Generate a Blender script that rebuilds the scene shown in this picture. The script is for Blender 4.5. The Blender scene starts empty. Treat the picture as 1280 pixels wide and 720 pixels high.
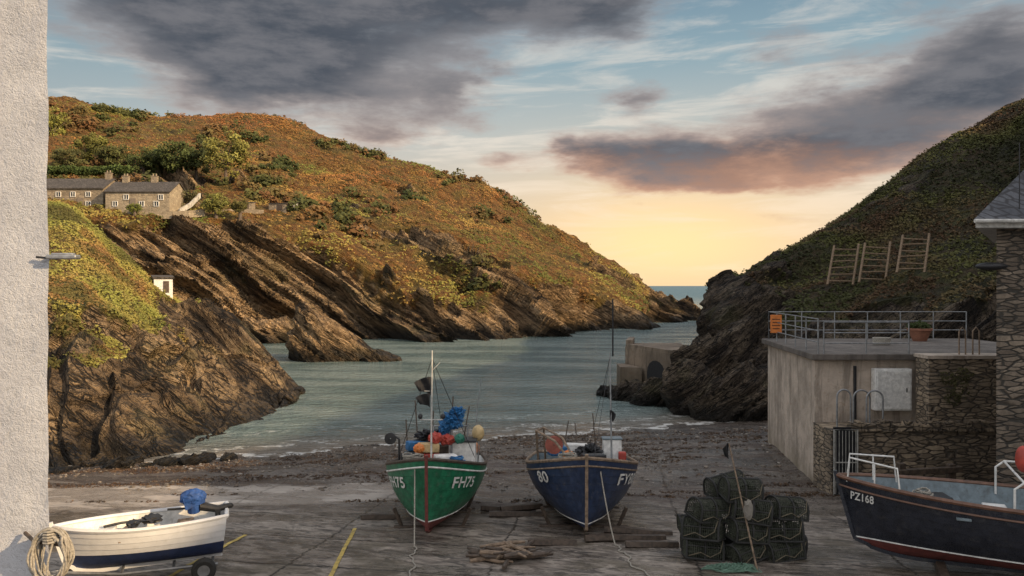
import bpy, bmesh, math, random
import numpy as np
from mathutils import Vector, Matrix
from mathutils.bvhtree import BVHTree
random.seed(7); np.random.seed(7)
R=math.radians
scene=bpy.context.scene
COL=scene.collection
EYE=7.0
# ------------------------------------------------------------ noise
_p=np.random.RandomState(3).permutation(256); _p=np.concatenate([_p,_p,_p])
_g=np.random.RandomState(4).normal(size=(256,3)); _g/=np.linalg.norm(_g,axis=1)[:,None]
def pn(x,y,z):
    x,y,z=np.broadcast_arrays(np.asarray(x,float),np.asarray(y,float),np.asarray(z,float))
    xi=np.floor(x).astype(int);yi=np.floor(y).astype(int);zi=np.floor(z).astype(int)
    xf=x-xi;yf=y-yi;zf=z-zi
    u=xf**3*(xf*(xf*6-15)+10);v=yf**3*(yf*(yf*6-15)+10);w=zf**3*(zf*(zf*6-15)+10)
    def gr(a,b,c):
        h=_p[(_p[(_p[(xi+a)&255]+yi+b)&255]+zi+c)&255]
        g=_g[h]
        return g[...,0]*(xf-a)+g[...,1]*(yf-b)+g[...,2]*(zf-c)
    def L(a,b,t): return a+(b-a)*t
    return 1.6*L(L(L(gr(0,0,0),gr(1,0,0),u),L(gr(0,1,0),gr(1,1,0),u),v),L(L(gr(0,0,1),gr(1,0,1),u),L(gr(0,1,1),gr(1,1,1),u),v),w)
def fbm(x,y,z,o=4,g=.5):
    s=0;a=1;t=0
    for i in range(o):
        s=s+a*pn(x*2**i+i*7.3,y*2**i+i*3.1,z*2**i+i*5.7);t+=a;a*=g
    return s/t
def sst(a,b,x):
    t=np.clip((x-a)/(b-a),0,1);return t*t*(3-2*t)
# ------------------------------------------------------------ materials
class G:
    def __init__(s,tree): s.t=tree;s.n=tree.nodes;s.l=tree.links
    def new(s,ty,**k):
        n=s.n.new(ty)
        for a,b in k.items(): setattr(n,a,b)
        return n
    def put(s,sock,v):
        if v is None: return
        if hasattr(v,'is_output'): s.l.new(v,sock)
        else:
            if isinstance(v,(tuple,list)) and len(v)==3 and sock.type=='RGBA': v=(*v,1)
            sock.default_value=v
    def m(s,op,a,b=None,c=None,clamp=False):
        n=s.new('ShaderNodeMath',operation=op,use_clamp=clamp)
        s.put(n.inputs[0],a);s.put(n.inputs[1],b);s.put(n.inputs[2],c)
        return n.outputs[0]
    def mix(s,f,a,b,bt='MIX'):
        n=s.new('ShaderNodeMix',data_type='RGBA',blend_type=bt)
        s.put(n.inputs[0],f);s.put(n.inputs[6],a);s.put(n.inputs[7],b);return n.outputs[2]
    def noise(s,vec,scale,detail=4,rough=.55,dist=0):
        n=s.new('ShaderNodeTexNoise');s.put(n.inputs['Vector'],vec)
        n.inputs['Scale'].default_value=scale;n.inputs['Detail'].default_value=detail
        n.inputs['Roughness'].default_value=rough;n.inputs['Distortion'].default_value=dist
        return n.outputs[0]
    def ramp(s,f,stops,interp='LINEAR'):
        n=s.new('ShaderNodeValToRGB');s.put(n.inputs[0],f);r=n.color_ramp;r.interpolation=interp
        while len(r.elements)<len(stops): r.elements.new(.5)
        for e,(p,c) in zip(r.elements,stops):
            e.position=p;e.color=(*c,1) if isinstance(c,(tuple,list)) else (c,c,c,1)
        return n.outputs[0]
    def mr(s,v,a,b,c=0,d=1,smooth=True):
        n=s.new('ShaderNodeMapRange');n.interpolation_type='SMOOTHSTEP' if smooth else 'LINEAR'
        s.put(n.inputs[0],v);s.put(n.inputs[1],a);s.put(n.inputs[2],b);s.put(n.inputs[3],c);s.put(n.inputs[4],d);return n.outputs[0]
    def mapping(s,vec,rot=(0,0,0),scale=(1,1,1)):
        n=s.new('ShaderNodeMapping');s.put(n.inputs[0],vec);n.inputs['Rotation'].default_value=rot
        n2=s.new('ShaderNodeMapping');s.put(n2.inputs[0],n.outputs[0]);n2.inputs['Scale'].default_value=scale;return n2.outputs[0]
    def bump(s,h,strength=.5,dist=.05,normal=None):
        n=s.new('ShaderNodeBump');s.put(n.inputs['Height'],h);n.inputs['Strength'].default_value=strength;n.inputs['Distance'].default_value=dist
        if normal is not None: s.put(n.inputs['Normal'],normal)
        return n.outputs[0]
def newmat(name):
    m=bpy.data.materials.new(name);m.use_nodes=True
    g=G(m.node_tree);b=m.node_tree.nodes['Principled BSDF']
    return m,g,b
def objco(g): return g.new('ShaderNodeTexCoord').outputs['Object']
def worldco(g): return g.new('ShaderNodeNewGeometry').outputs['Position']
_mc={}
def paint(name,col,rough=.55,metal=0,var=.25,scale=6,bump=.15,bd=.01,dirt=0.3,dirtcol=(.06,.05,.04)):
    if name in _mc: return _mc[name]
    m,g,b=newmat(name);co=objco(g)
    n1=g.noise(co,scale,4,.6);n2=g.noise(co,scale*7,2,.6)
    dark=tuple(c*(1-var) for c in col);lite=tuple(min(1,c*(1+var*.6)) for c in col)
    c=g.mix(g.mr(n1,.3,.7),dark,lite)
    if dirt>0:
        n3=g.noise(co,scale*.9+1.3,5,.7)
        c=g.mix(g.m('MULTIPLY',g.mr(n3,.52,.72),dirt),c,dirtcol)
    g.put(b.inputs['Base Color'],c)
    g.put(b.inputs['Roughness'],g.mr(n2,.2,.8,max(0,rough-.12),min(1,rough+.15)))
    b.inputs['Metallic'].default_value=metal
    g.put(b.inputs['Normal'],g.bump(g.m('ADD',n2,n1),bump,bd))
    _mc[name]=m;return m
def stonemat(name,c1,c2,mortar,sx=3,sy=8,bump=.8):
    m,g,b=newmat(name);co=objco(g)
    sep=g.new('ShaderNodeSeparateXYZ');g.put(sep.inputs[0],co)
    al=g.m('ADD',sep.outputs[0],g.m('MULTIPLY',sep.outputs[1],1.0))
    wob=g.m('MULTIPLY',g.noise(co,2.5,3),.25)
    cmb=g.new('ShaderNodeCombineXYZ');g.put(cmb.inputs[0],g.m('MULTIPLY',g.m('ADD',al,wob),sx));g.put(cmb.inputs[1],g.m('MULTIPLY',g.m('ADD',sep.outputs[2],g.m('MULTIPLY',wob,.3)),sy))
    v=g.new('ShaderNodeTexVoronoi');v.inputs['Scale'].default_value=1;g.put(v.inputs['Vector'],cmb.outputs[0])
    v2=g.new('ShaderNodeTexVoronoi',feature='DISTANCE_TO_EDGE');v2.inputs['Scale'].default_value=1;g.put(v2.inputs['Vector'],cmb.outputs[0])
    sc=g.new('ShaderNodeSeparateColor');g.put(sc.inputs[0],v.outputs['Color'])
    c=g.mix(sc.outputs[0],c1,c2)
    n=g.noise(co,9,5,.7);n0=g.noise(co,.9,4,.6)
    c=g.mix(g.mr(n,.35,.75,0,.6),c,tuple(x*.45 for x in c1))
    c=g.mix(g.mr(n0,.45,.65,0,.55),c,tuple(x*.5 for x in c1))
    edge=g.mr(v2.outputs[0],.02,.12)
    c=g.mix(edge,mortar,c)
    g.put(b.inputs['Base Color'],c);b.inputs['Roughness'].default_value=.9
    h=g.m('ADD',g.m('MULTIPLY',edge,1.0),g.m('ADD',g.m('MULTIPLY',sc.outputs[1],.5),g.m('MULTIPLY',n,.5)))
    g.put(b.inputs['Normal'],g.bump(h,bump,.05))
    return m
def terrainmat(name,rk_dark,rk_mid,rk_lite,veg,scale=1.0,strata=(0,R(35),0),waterdark=1.6):
    m,g,b=newmat(name);co=worldco(g)
    at=g.new('ShaderNodeAttribute',attribute_name='veg').outputs['Fac']
    mp=g.mapping(co,strata,(.17*scale,.25*scale,1.0*scale))
    ns=g.noise(mp,1,6,.7,.6)
    ns2=g.noise(g.mapping(co,strata,(.55*scale,.8*scale,3.6*scale)),1,3,.65,.6)
    n1=g.noise(co,.3*scale,5,.65)
    n2=g.noise(co,2.2*scale,4,.7)
    rk=g.ramp(ns,[(.38,rk_dark),(.46,rk_mid),(.6,rk_lite),(.7,rk_mid)])
    crk=g.mr(g.m('ABSOLUTE',g.m('SUBTRACT',ns2,.47)),.0,.035,.92,0)
    crk2=g.mr(g.m('ABSOLUTE',g.m('SUBTRACT',n2,.52)),.0,.02,.45,0)
    crk=g.m('MAXIMUM',crk,crk2)
    rk=g.mix(crk,rk,tuple(c*.5 for c in rk_dark))
    rk=g.mix(g.mr(n1,.5,.65,0,.4),rk,(.13,.12,.055))
    z=g.new('ShaderNodeSeparateXYZ');g.put(z.inputs[0],co)
    wd=g.mr(g.m('ADD',z.outputs[2],g.m('MULTIPLY',n1,1.6)),waterdark*.7,waterdark*1.4,.85,0)
    rk=g.mix(wd,rk,(.018,.016,.013))
    vg=g.ramp(n1,[(.32,veg[0]),(.43,veg[1]),(.52,veg[2]),(.6,veg[3]),(.7,veg[1])])
    vg=g.mix(g.mr(n2,.35,.6,.45,0),vg,tuple(c*.5 for c in veg[0]))
    f=g.mr(g.m('ADD',at,g.m('MULTIPLY',g.m('SUBTRACT',n2,.5),.9)),.38,.62)
    c=g.mix(f,rk,vg)
    g.put(b.inputs['Base Color'],c)
    g.put(b.inputs['Roughness'],g.mr(wd,0,.8,.92,.5))
    b.inputs['Specular IOR Level'].default_value=.25
    h=g.m('ADD',g.m('MULTIPLY',ns,2.2),g.m('SUBTRACT',g.m('ADD',ns2,g.m('MULTIPLY',n2,.7)),g.m('MULTIPLY',crk,.8)))
    g.put(b.inputs['Normal'],g.bump(h,1.0,.9/scale))
    return m
def attrmat(name,rough=.8):
    m,g,b=newmat(name)
    a=g.new('ShaderNodeAttribute',attribute_name='col').outputs['Color']
    g.put(b.inputs['Base Color'],a);b.inputs['Roughness'].default_value=rough;b.inputs['Specular IOR Level'].default_value=.15
    return m
# ------------------------------------------------------------ mesh builder
class MB:
    def __init__(s): s.v=[];s.f=[];s.mi=[];s.cur=0
    def add(s,vs,fs):
        o=len(s.v);s.v+= [tuple(p) for p in vs];s.f+=[tuple(i+o for i in f) for f in fs];s.mi+=[s.cur]*len(fs)
    def box(s,c,d,rot=None,taper=1.0):
        hx,hy,hz=d[0]/2,d[1]/2,d[2]/2
        vs=[]
        for z in(-hz,hz):
            k=1 if z<0 else taper
            for x,y in((-hx*k,-hy*k),(hx*k,-hy*k),(hx*k,hy*k),(-hx*k,hy*k)): vs.append(Vector((x,y,z)))
        if rot is not None:
            M_=rot if isinstance(rot,Matrix) else Matrix.Rotation(rot,3,'Z')
            vs=[M_@v for v in vs]
        vs=[v+Vector(c) for v in vs]
        s.add(vs,[(0,3,2,1),(4,5,6,7),(0,1,5,4),(1,2,6,5),(2,3,7,6),(3,0,4,7)])
    def tube(s,pts,r,n=8,caps=True,closed=False):
        pts=[Vector(p) for p in pts];N=len(pts)
        rs=r if isinstance(r,(list,tuple)) else [r]*N
        ref=None;rings=[]
        for i in range(N):
            if closed: t=pts[(i+1)%N]-pts[i-1]
            else: t=pts[min(i+1,N-1)]-pts[max(i-1,0)]
            if t.length<1e-9: t=Vector((0,0,1))
            t.normalize()
            if ref is None:
                ref=Vector((0,0,1)) if abs(t.z)<.9 else Vector((1,0,0))
            a=(ref-t*ref.dot(t))
            if a.length<1e-6: a=t.orthogonal()
            a.normalize();ref=a;bb=t.cross(a)
            rings.append([pts[i]+(a*math.cos(2*math.pi*(k+.5)/n)+bb*math.sin(2*math.pi*(k+.5)/n))*rs[i] for k in range(n)])
        vs=[p for rg in rings for p in rg];fs=[]
        for i in range(N if closed else N-1):
            j=(i+1)%N
            for k in range(n): fs.append((i*n+k,i*n+(k+1)%n,j*n+(k+1)%n,j*n+k))
        if caps and not closed:
            fs.append(tuple(range(n))[::-1]);fs.append(tuple((N-1)*n+k for k in range(n)))
        s.add(vs,fs)
    def cyl(s,a,b,r,n=12,r2=None): s.tube([a,b],[r,r if r2 is None else r2],n)
    def lathe(s,c,prof,n=20,axis='Z'):
        vs=[];fs=[]
        for (r,z) in prof:
            for k in range(n):
                a=2*math.pi*k/n;p=(r*math.cos(a),r*math.sin(a),z)
                if axis=='X': p=(p[2],p[0],p[1])
                if axis=='Y': p=(p[0],p[2],p[1])
                vs.append((c[0]+p[0],c[1]+p[1],c[2]+p[2]))
        for i in range(len(prof)-1):
            for k in range(n): fs.append((i*n+k,i*n+(k+1)%n,(i+1)*n+(k+1)%n,(i+1)*n+k))
        s.add(vs,fs)
    def blob(s,c,rad,sub=2,amp=.15,fr=3,seed=0):
        bm=bmesh.new();bmesh.ops.create_icosphere(bm,subdivisions=sub,radius=1)
        V=np.array([v.co[:] for v in bm.verts]);F=[tuple(v.index for v in f.verts) for f in bm.faces];bm.free()
        d=1+amp*fbm(V[:,0]*fr+seed,V[:,1]*fr,V[:,2]*fr,3)*2
        V=V*d[:,None]*np.array(rad if isinstance(rad,(tuple,list)) else (rad,)*3)+np.array(c)
        s.add(V.tolist(),F)
    def obj(s,name,mats,parent=None,smooth=True,angle=32,loc=None,rot=None,bevel=0):
        me=bpy.data.meshes.new(name);me.from_pydata(s.v,[],s.f);me.update()
        if not isinstance(mats,(list,tuple)): mats=[mats]
        for m in mats: me.materials.append(m)
        me.polygons.foreach_set('material_index',s.mi)
        bm=bmesh.new();bm.from_mesh(me);bmesh.ops.recalc_face_normals(bm,faces=bm.faces);bm.to_mesh(me);bm.free()
        if smooth:
            me.shade_smooth();me.set_sharp_from_angle(angle=R(angle))
        o=bpy.data.objects.new(name,me);COL.objects.link(o)
        if parent is not None: o.parent=parent
        if loc is not None:o.location=loc
        if rot is not None:o.rotation_euler=rot
        if bevel:
            b=o.modifiers.new('b','BEVEL');b.width=bevel;b.segments=2;b.limit_method='ANGLE'
        return o
def bx_(name,mat,parent,c,d,rot=None,bevel=.01):
    M=MB();M.box(c,d,rot);return M.obj(name,mat,parent,bevel=bevel)
def tb_(name,mat,parent,pts,r,n=8):
    M=MB();M.tube(pts,r,n);return M.obj(name,mat,parent)
def thing(name,label,cat,loc=(0,0,0),rot=(0,0,0),group=None):
    e=bpy.data.objects.new(name,None);COL.objects.link(e);e.location=loc;e.rotation_euler=rot;e.empty_display_size=.2
    tag(e,label,cat,group);return e
def tag(o,label,cat,group=None):
    o['label']=label;o['category']=cat
    if group:o['group']=group
    return o
def npmesh(name,V,F,mat,attr=None,col=None,smooth=True,sharp=None):
    me=bpy.data.meshes.new(name);me.from_pydata(np.asarray(V).tolist(),[],np.asarray(F).tolist());me.update()
    me.materials.append(mat)
    if smooth: me.shade_smooth()
    if sharp: me.set_sharp_from_angle(angle=R(sharp))
    if attr is not None:
        for k,a in attr.items():
            at=me.attributes.new(k,'FLOAT','POINT');at.data.foreach_set('value',np.asarray(a,dtype=np.float32))
    if col is not None:
        at=me.color_attributes.new('col','FLOAT_COLOR','POINT')
        c=np.ones((len(V),4),np.float32);c[:,:3]=col;at.data.foreach_set('color',c.ravel())
    o=bpy.data.objects.new(name,me);COL.objects.link(o);return o
def dup(e,loc,rot=None):
    n=e.copy();COL.objects.link(n);n.location=loc
    if rot is not None:n.rotation_euler=rot
    def rec(src,dst):
        for c in src.children:
            k=c.copy();COL.objects.link(k);k.parent=dst;rec(c,k)
    rec(e,n);return n
# image pixel column (u) and row (v) to world position at chosen depth d
def S(u,v,d): return Vector(((u-640)/1000*d,d,EYE+(357-v)/1000*d))
# ------------------------------------------------------------ ground
def zg(x,y):
    x=np.asarray(x,float);y=np.asarray(y,float)
    yy=np.maximum(y,3)
    z=2.715-.085*yy
    z=z+sst(22,34,yy)*.033*(np.clip(x,-14,16)+12.5)
    z=z-np.maximum(yy-45,0)*.05
    z=np.maximum(z,-5)
    gv=sst(22,27,y)
    z=z+fbm(x*.5,y*.5,0,3)*(.05+.09*gv)+fbm(x*2.2,y*2.2,5,2)*(.018+.02*gv)
    return z
def zgf(x,y): return float(zg(x,y))
def axis(a,b,n,ext): 
    m=np.linspace(a,b,n);return np.concatenate([-np.array(ext[::-1])+a,m,b+np.array(ext)])
def gridF(nu,nv):
    i,j=np.meshgrid(np.arange(nu-1),np.arange(nv-1),indexing='ij')
    a=(i*nv+j).ravel();return np.stack([a,a+nv,a+nv+1,a+1],-1)
xs=axis(-26,26,300,[4,12,30,80,250,800,2500,8000]);ys=axis(2,52,300,[4,12,30,80,250,800,2500,8000])
X,Y=np.meshgrid(xs,ys,indexing='ij');Z=zg(X,Y)
V=np.stack([X,Y,Z],-1).reshape(-1,3);nu,nv=X.shape
m,g,b=newmat('slipway');co=worldco(g)
sp=g.new('ShaderNodeSeparateXYZ');g.put(sp.inputs[0],co);X_,Y_,Z_=sp.outputs
n1=g.noise(co,.45,6,.62);n2=g.noise(co,2.6,6,.72);n3=g.noise(co,18,3,.7)
ns=g.noise(g.mapping(co,(0,0,R(20)),(.5,1.7,1)),1,6,.72,1.2)
ns2=g.noise(g.mapping(co,(0,0,R(24)),(1.4,5.0,1)),1,5,.72,1.0)
conc=g.ramp(ns,[(.36,(.075,.060,.048)),(.46,(.19,.157,.13)),(.55,(.33,.28,.235)),(.65,(.145,.12,.10))])
conc=g.mix(g.mr(ns2,.42,.49,.8,0),conc,(.04,.033,.027))
conc=g.mix(g.mr(n2,.53,.64,0,.65),conc,(.43,.37,.31))
conc=g.mix(g.mr(n1,.50,.58,0,.6),conc,(.10,.08,.05))
wob=g.m('MULTIPLY',ns,.5)
jy=g.m('FRACT',g.m('MULTIPLY',g.m('ADD',g.m('ADD',Y_,wob),g.m('MULTIPLY',X_,.22)),.42));jl=g.mr(g.m('ABSOLUTE',g.m('SUBTRACT',jy,.5)),.0,.018,.95,0)
jx=g.m('FRACT',g.m('MULTIPLY',g.m('ADD',g.m('ADD',X_,wob),g.m('MULTIPLY',Y_,-.12)),.24));jl2=g.mr(g.m('ABSOLUTE',g.m('SUBTRACT',jx,.5)),.0,.009,.9,0)
jj=g.m('MULTIPLY',g.m('MAXIMUM',jl,jl2),g.mr(n1,.34,.48,.15,1))
conc=g.mix(jj,conc,(.014,.012,.010))
slab=g.m('MULTIPLY',g.mr(g.m('ADD',g.m('ADD',Y_,g.m('MULTIPLY',X_,-.12)),g.m('MULTIPLY',n1,1.6)),24.0,24.5),g.mr(g.m('ADD',g.m('ADD',Y_,g.m('MULTIPLY',X_,-.02)),g.m('MULTIPLY',n1,2)),27.4,26.8))
slab=g.m('MULTIPLY',slab,g.mr(g.m('ADD',X_,g.m('MULTIPLY',n2,2.5)),-3,-1.2,1,0))
conc=g.mix(g.m('MULTIPLY',slab,.85),conc,g.mix(n2,(.32,.275,.235),(.62,.55,.48)))
grav=g.ramp(n3,[(.3,(.04,.032,.026)),(.5,(.13,.105,.085)),(.62,(.21,.175,.145)),(.75,(.32,.28,.24))])
weed=g.noise(g.mapping(co,(0,0,R(8)),(.3,1.7,1)),1,6,.75)
grav=g.mix(g.mr(weed,.47,.55,0,.8),grav,(.06,.036,.025))
grav=g.mix(g.mr(n2,.53,.67,0,.5),grav,(.31,.26,.215))
gf=g.mr(g.m('ADD',Y_,g.m('ADD',g.m('MULTIPLY',n1,6),g.m('MULTIPLY',n2,2.5))),25.2,27.6)
gf=g.m('MULTIPLY',gf,g.m('SUBTRACT',1,g.m('MULTIPLY',slab,.9)))
c=g.mix(gf,conc,grav)
wet=g.mr(g.m('ADD',Z_,g.m('MULTIPLY',n1,.35)),.25,.80,1,0)
c=g.mix(g.m('MULTIPLY',wet,.42),c,(.05,.042,.036))
pud=g.mr(g.noise(g.mapping(co,(0,0,R(10)),(.3,.9,1)),1,5,.68),.45,.53,0,1)
c=g.mix(g.m('MULTIPLY',pud,.3),c,(.05,.042,.036))
g.put(b.inputs['Base Color'],c)
g.put(b.inputs['Roughness'],g.m('MAXIMUM',.14,g.m('SUBTRACT',g.m('SUBTRACT',.70,g.m('MULTIPLY',wet,.52)),g.m('MULTIPLY',pud,.52))))
h=g.m('ADD',g.m('MULTIPLY',ns2,1.6),g.m('ADD',g.m('MULTIPLY',n3,g.mr(gf,0,1,.15,.7)),g.m('MULTIPLY',n2,.8)))
h=g.m('SUBTRACT',h,g.m('MULTIPLY',jj,2.0))
g.put(b.inputs['Normal'],g.bump(h,.7,.055))
ground=npmesh('ground',V,gridF(nu,nv),m);ground['kind']='structure'
# ------------------------------------------------------------ water
xs=axis(-60,60,200,[10,30,80,250,800,2500,9000]);ys=np.concatenate([np.linspace(27,60,200),np.linspace(60.5,200,120),[230,300,450,800,1500,4000,9000,16000]])
X,Y=np.meshgrid(xs,ys,indexing='ij')
Z=fbm(X*.35,Y*.7,1,3)*.035*sst(30,40,Y)
dep=-zg(X,Y)
V=np.stack([X,Y,Z],-1).reshape(-1,3);nu,nv=X.shape
m,g,b=newmat('sea_water');co=worldco(g)
sp=g.new('ShaderNodeSeparateXYZ');g.put(sp.inputs[0],co)
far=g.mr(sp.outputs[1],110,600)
w1=g.noise(g.mapping(co,(0,0,R(-12)),(.7,1.5,1)),1,5,.62,.4)
w2=g.noise(g.mapping(co,(0,0,R(8)),(2.6,5,1)),1,2,.55,.2)
w3=g.noise(g.mapping(co,(0,0,R(5)),(.06,.22,1)),1,4,.55)
at=g.new('ShaderNodeAttribute',attribute_name='depth').outputs['Fac']
deepc=g.mix(g.mr(w3,.4,.6),(.10,.145,.138),(.19,.24,.225))
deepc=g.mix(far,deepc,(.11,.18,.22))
shal=g.mix(g.mr(at,.0,.55),(.18,.155,.125),deepc)
fn=g.noise(g.mapping(co,(0,0,R(7)),(.5,2.5,1)),1,5,.7,.6)
wv=g.m('FRACT',g.m('ADD',g.m('MULTIPLY',at,3.4),g.m('MULTIPLY',fn,1.6)))
line=g.m('MULTIPLY',g.mr(g.m('ABSOLUTE',g.m('SUBTRACT',wv,.5)),.0,.10,1,0),g.mr(at,.05,.9,1,0))
edge=g.mr(g.m('ADD',at,g.m('MULTIPLY',g.m('SUBTRACT',fn,.5),.12)),.03,.07,1,0)
foam=g.m('MULTIPLY',g.m('MAXIMUM',line,g.m('MULTIPLY',edge,.9)),g.mr(g.noise(co,1.5,4,.7),.42,.58))
c=g.mix(g.m('MULTIPLY',foam,.8),shal,(.75,.75,.72))
g.put(b.inputs['Base Color'],c)
g.put(b.inputs['Roughness'],g.m('ADD',g.m('ADD',g.mr(w3,.4,.6,.05,.14),g.m('MULTIPLY',foam,.5)),g.m('MULTIPLY',far,.45)));b.inputs['IOR'].default_value=1.33
g.put(b.inputs['Specular IOR Level'],g.mr(far,0,1,.95,.25))
hh=g.m('ADD',g.m('MULTIPLY',w1,1.0),g.m('MULTIPLY',w2,.45))
g.put(b.inputs['Normal'],g.bump(hh,.85,.45))
sea=npmesh('water',V,gridF(nu,nv),m,{'depth':dep.ravel()});sea['kind']='structure'
# ------------------------------------------------------------ lofted hills
def cr(P,n):
    K=P.shape[0];t=np.linspace(0,K-1,n);i=np.clip(np.floor(t).astype(int),0,K-2);f=t-i
    i0=np.clip(i-1,0,K-1);i3=np.clip(i+2,0,K-1)
    f=f.reshape((-1,)+(1,)*(P.ndim-1))
    p0,p1,p2,p3=P[i0],P[i],P[i+1],P[i3]
    return p1+.5*f*(p2-p0)+f*f*(p0-2.5*p1+2*p2-.5*p3)+f**3*(-.5*p0+1.5*p1-1.5*p2+.5*p3),t
def loft(ribs,nu,nv):
    A=np.array([[list(p) for p in r] for r in ribs],float)
    B_,tu=cr(A,nu);C_,tv=cr(B_.transpose(1,0,2),nv)
    return C_.transpose(1,0,2),tu,tv
def normals(P):
    du=np.gradient(P,axis=0);dv=np.gradient(P,axis=1)
    n=np.cross(du,dv);n/=np.linalg.norm(n,axis=2)[...,None]+1e-9;return n
def strata_disp(x,y,z,a,fr):
    ac=x*math.sin(a)+z*math.cos(a)+y*.12;al=x*math.cos(a)-z*math.sin(a)
    wob=fbm(x*.07*fr,y*.07*fr,z*.07*fr,3)*1.6
    n1=fbm(ac*.5*fr,al*.06*fr,y*.12*fr,5,.58)
    rg=.45-np.abs(fbm(ac*.35*fr+5,al*.065*fr,y*.15*fr,5,.6))*2.6
    t=ac*.42*fr+wob;led=t-np.floor(t);led=led**1.2*(1-sst(.93,1,led))
    t3=ac*1.3*fr+wob*2+al*.05*fr;led3=t3-np.floor(t3);led3=led3*(1-sst(.9,1,led3))
    t2=al*.12*fr+fbm(x*.2*fr+7,y*.2*fr,z*.2*fr,3)*.7+y*.05*fr;blk=pn(np.floor(t2)*1.37+.5,np.floor(t)*1.7+.5,.5)
    t5=al*.3*fr+fbm(x*.4*fr+3,y*.4*fr,z*.4*fr,2)*.6;blk2=pn(np.floor(t5)*1.7+.5,np.floor(t3)*1.3+.5,9.5)
    iso=fbm(x*.35*fr,y*.35*fr,z*.35*fr,5,.62)
    return n1*1.0+rg*.8+(led-.35)*1.3+(led3-.4)*.38+blk*.85+blk2*.3+iso*.2,iso
TER={}
def hill(name,ribs,nu,nv,mat,vegf,rock_amp,slope_amp,ang=35,fr=1.0,sfr=1.0,tipf=None):
    P,tu,tv=loft(ribs,nu,nv);U,Vv=np.meshgrid(tu,tv,indexing='ij')
    N=-normals(P)
    x,y,z=P[...,0],P[...,1],P[...,2]
    veg=vegf(U,Vv,P)
    rock=1-sst(.35,.65,veg)
    sd,iso=strata_disp(x,y,z,R(ang),fr)
    ra=rock_amp*(tipf(U) if tipf else 1)
    d=rock*ra*sd+(1-rock)*slope_amp*(fbm(x*.09*sfr,y*.09*sfr,z*.09*sfr,4)*1.6+fbm(x*.5*sfr,y*.5*sfr,z*.5*sfr,3)*.45)
    P=P+N*d[...,None]
    o=npmesh(name,P.reshape(-1,3),gridF(nu,nv)[:,::-1],mat,{'veg':np.clip(veg,0,1).ravel()},sharp=28)
    o['kind']='structure'
    TER[name]=(P,N,veg,BVHTree.FromPolygons([Vector(p) for p in P.reshape(-1,3).tolist()],gridF(nu,nv).tolist()))
    return o
def hit(u,v,names=None):
    d=Vector(((u-640)/1000,1,(357-v)/1000)).normalized();best=None
    for k,(P,N,vg,bv) in TER.items():
        if names and k not in names: continue
        h=bv.ray_cast(Vector((0,0,EYE)),d)
        if h[0] is not None and (best is None or h[3]<best[3]): best=h
    return best
vegA=[(.09,.072,.025),(.22,.15,.045),(.27,.125,.042),(.27,.18,.055)]
matA=terrainmat('headland_ground',(.038,.027,.019),(.20,.135,.078),(.52,.355,.20),vegA,.45,(0,-R(32),R(10)),2.0)
vegB=[(.09,.085,.028),(.19,.17,.05),(.25,.17,.055),(.22,.13,.05)]
matB=terrainmat('near_cliff_ground',(.022,.017,.013),(.12,.083,.051),(.40,.28,.16),vegB,.7,(0,-R(38),0),1.6)
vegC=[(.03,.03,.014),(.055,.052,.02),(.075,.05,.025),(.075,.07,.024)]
matC=terrainmat('shaded_hill_ground',(.015,.012,.010),(.07,.052,.038),(.17,.13,.09),vegC,.8,(0,R(35),0),1.5)  # right hill's shade is put into these darker rock and grass colours
def rib(*pts,bz=(.7,-4),bd=(45,130)):
    P=[S(*p) for p in pts]
    b0=P[0].copy();b0.z=-3;b0.y-=1.5
    out=[b0]+P
    r=P[-1]
    for f,dd in zip(bz,bd):
        out.append(Vector((r.x*(r.y+dd)/r.y*.98,r.y+dd,r.z*f if f>0 else f)))
    return out
ribsA=[
 rib((-250,430,95),(-250,350,98),(-250,300,101),(-250,264,108),(-250,235,128),(-250,170,155),(-250,95,185)),
 rib((0,430,95),(0,350,98),(0,300,101),(0,264,107),(0,238,126),(0,175,155),(0,112,185)),
 rib((100,430,96),(100,350,98),(100,300,102),(100,265,107),(100,240,125),(100,185,155),(95,127,188)),
 rib((200,425,99),(200,360,101),(200,303,104),(200,266,108),(200,240,124),(200,190,155),(195,150,200)),
 rib((320,424,104),(325,350,106),(325,284,110),(320,264,117),(320,232,135),(320,192,165),(330,150,205)),
 rib((400,424,106),(400,360,109),(400,302,113),(395,275,122),(390,240,145),(390,205,170),(395,172,205)),
 rib((490,425,103),(475,385,107),(470,337,113),(465,300,122),(460,265,140),(455,225,165),(455,189,200)),
 rib((570,426,101),(565,385,106),(560,347,113),(555,312,124),(550,280,140),(545,248,165),(540,214,195)),
 rib((670,424,104),(665,390,112),(655,357,119),(650,332,128),(645,310,142),(640,282,162),(625,246,190)),
 rib((730,414,123),(728,392,128),(722,367,134),(720,352,140),(715,335,150),(705,312,168),(685,283,190)),
 rib((800,413,125),(798,398,132),(790,382,140),(785,372,147),(780,362,155),(765,346,170),(745,318,190)),
 rib((828,405,146),(826,396,150),(822,388,156),(818,381,162),(812,374,170),(802,362,180),(790,347,192)),
 rib((872,401,160),(868,396,165),(864,391,172),(858,387,178),(852,383,185),(840,379,192),(830,376,198),bz=(.3,-4)),
 rib((884,398,178),(884,396,180),(883,394,184),(882,393,188),(880,392,192),(876,391,196),(872,390,200),bz=(-1,-4)),
 rib((890,405,180),(890,405,182),(890,404,185),(890,403,188),(890,402,192),(890,401,196),(890,400,200),bz=(-2,-4)),
]
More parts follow.
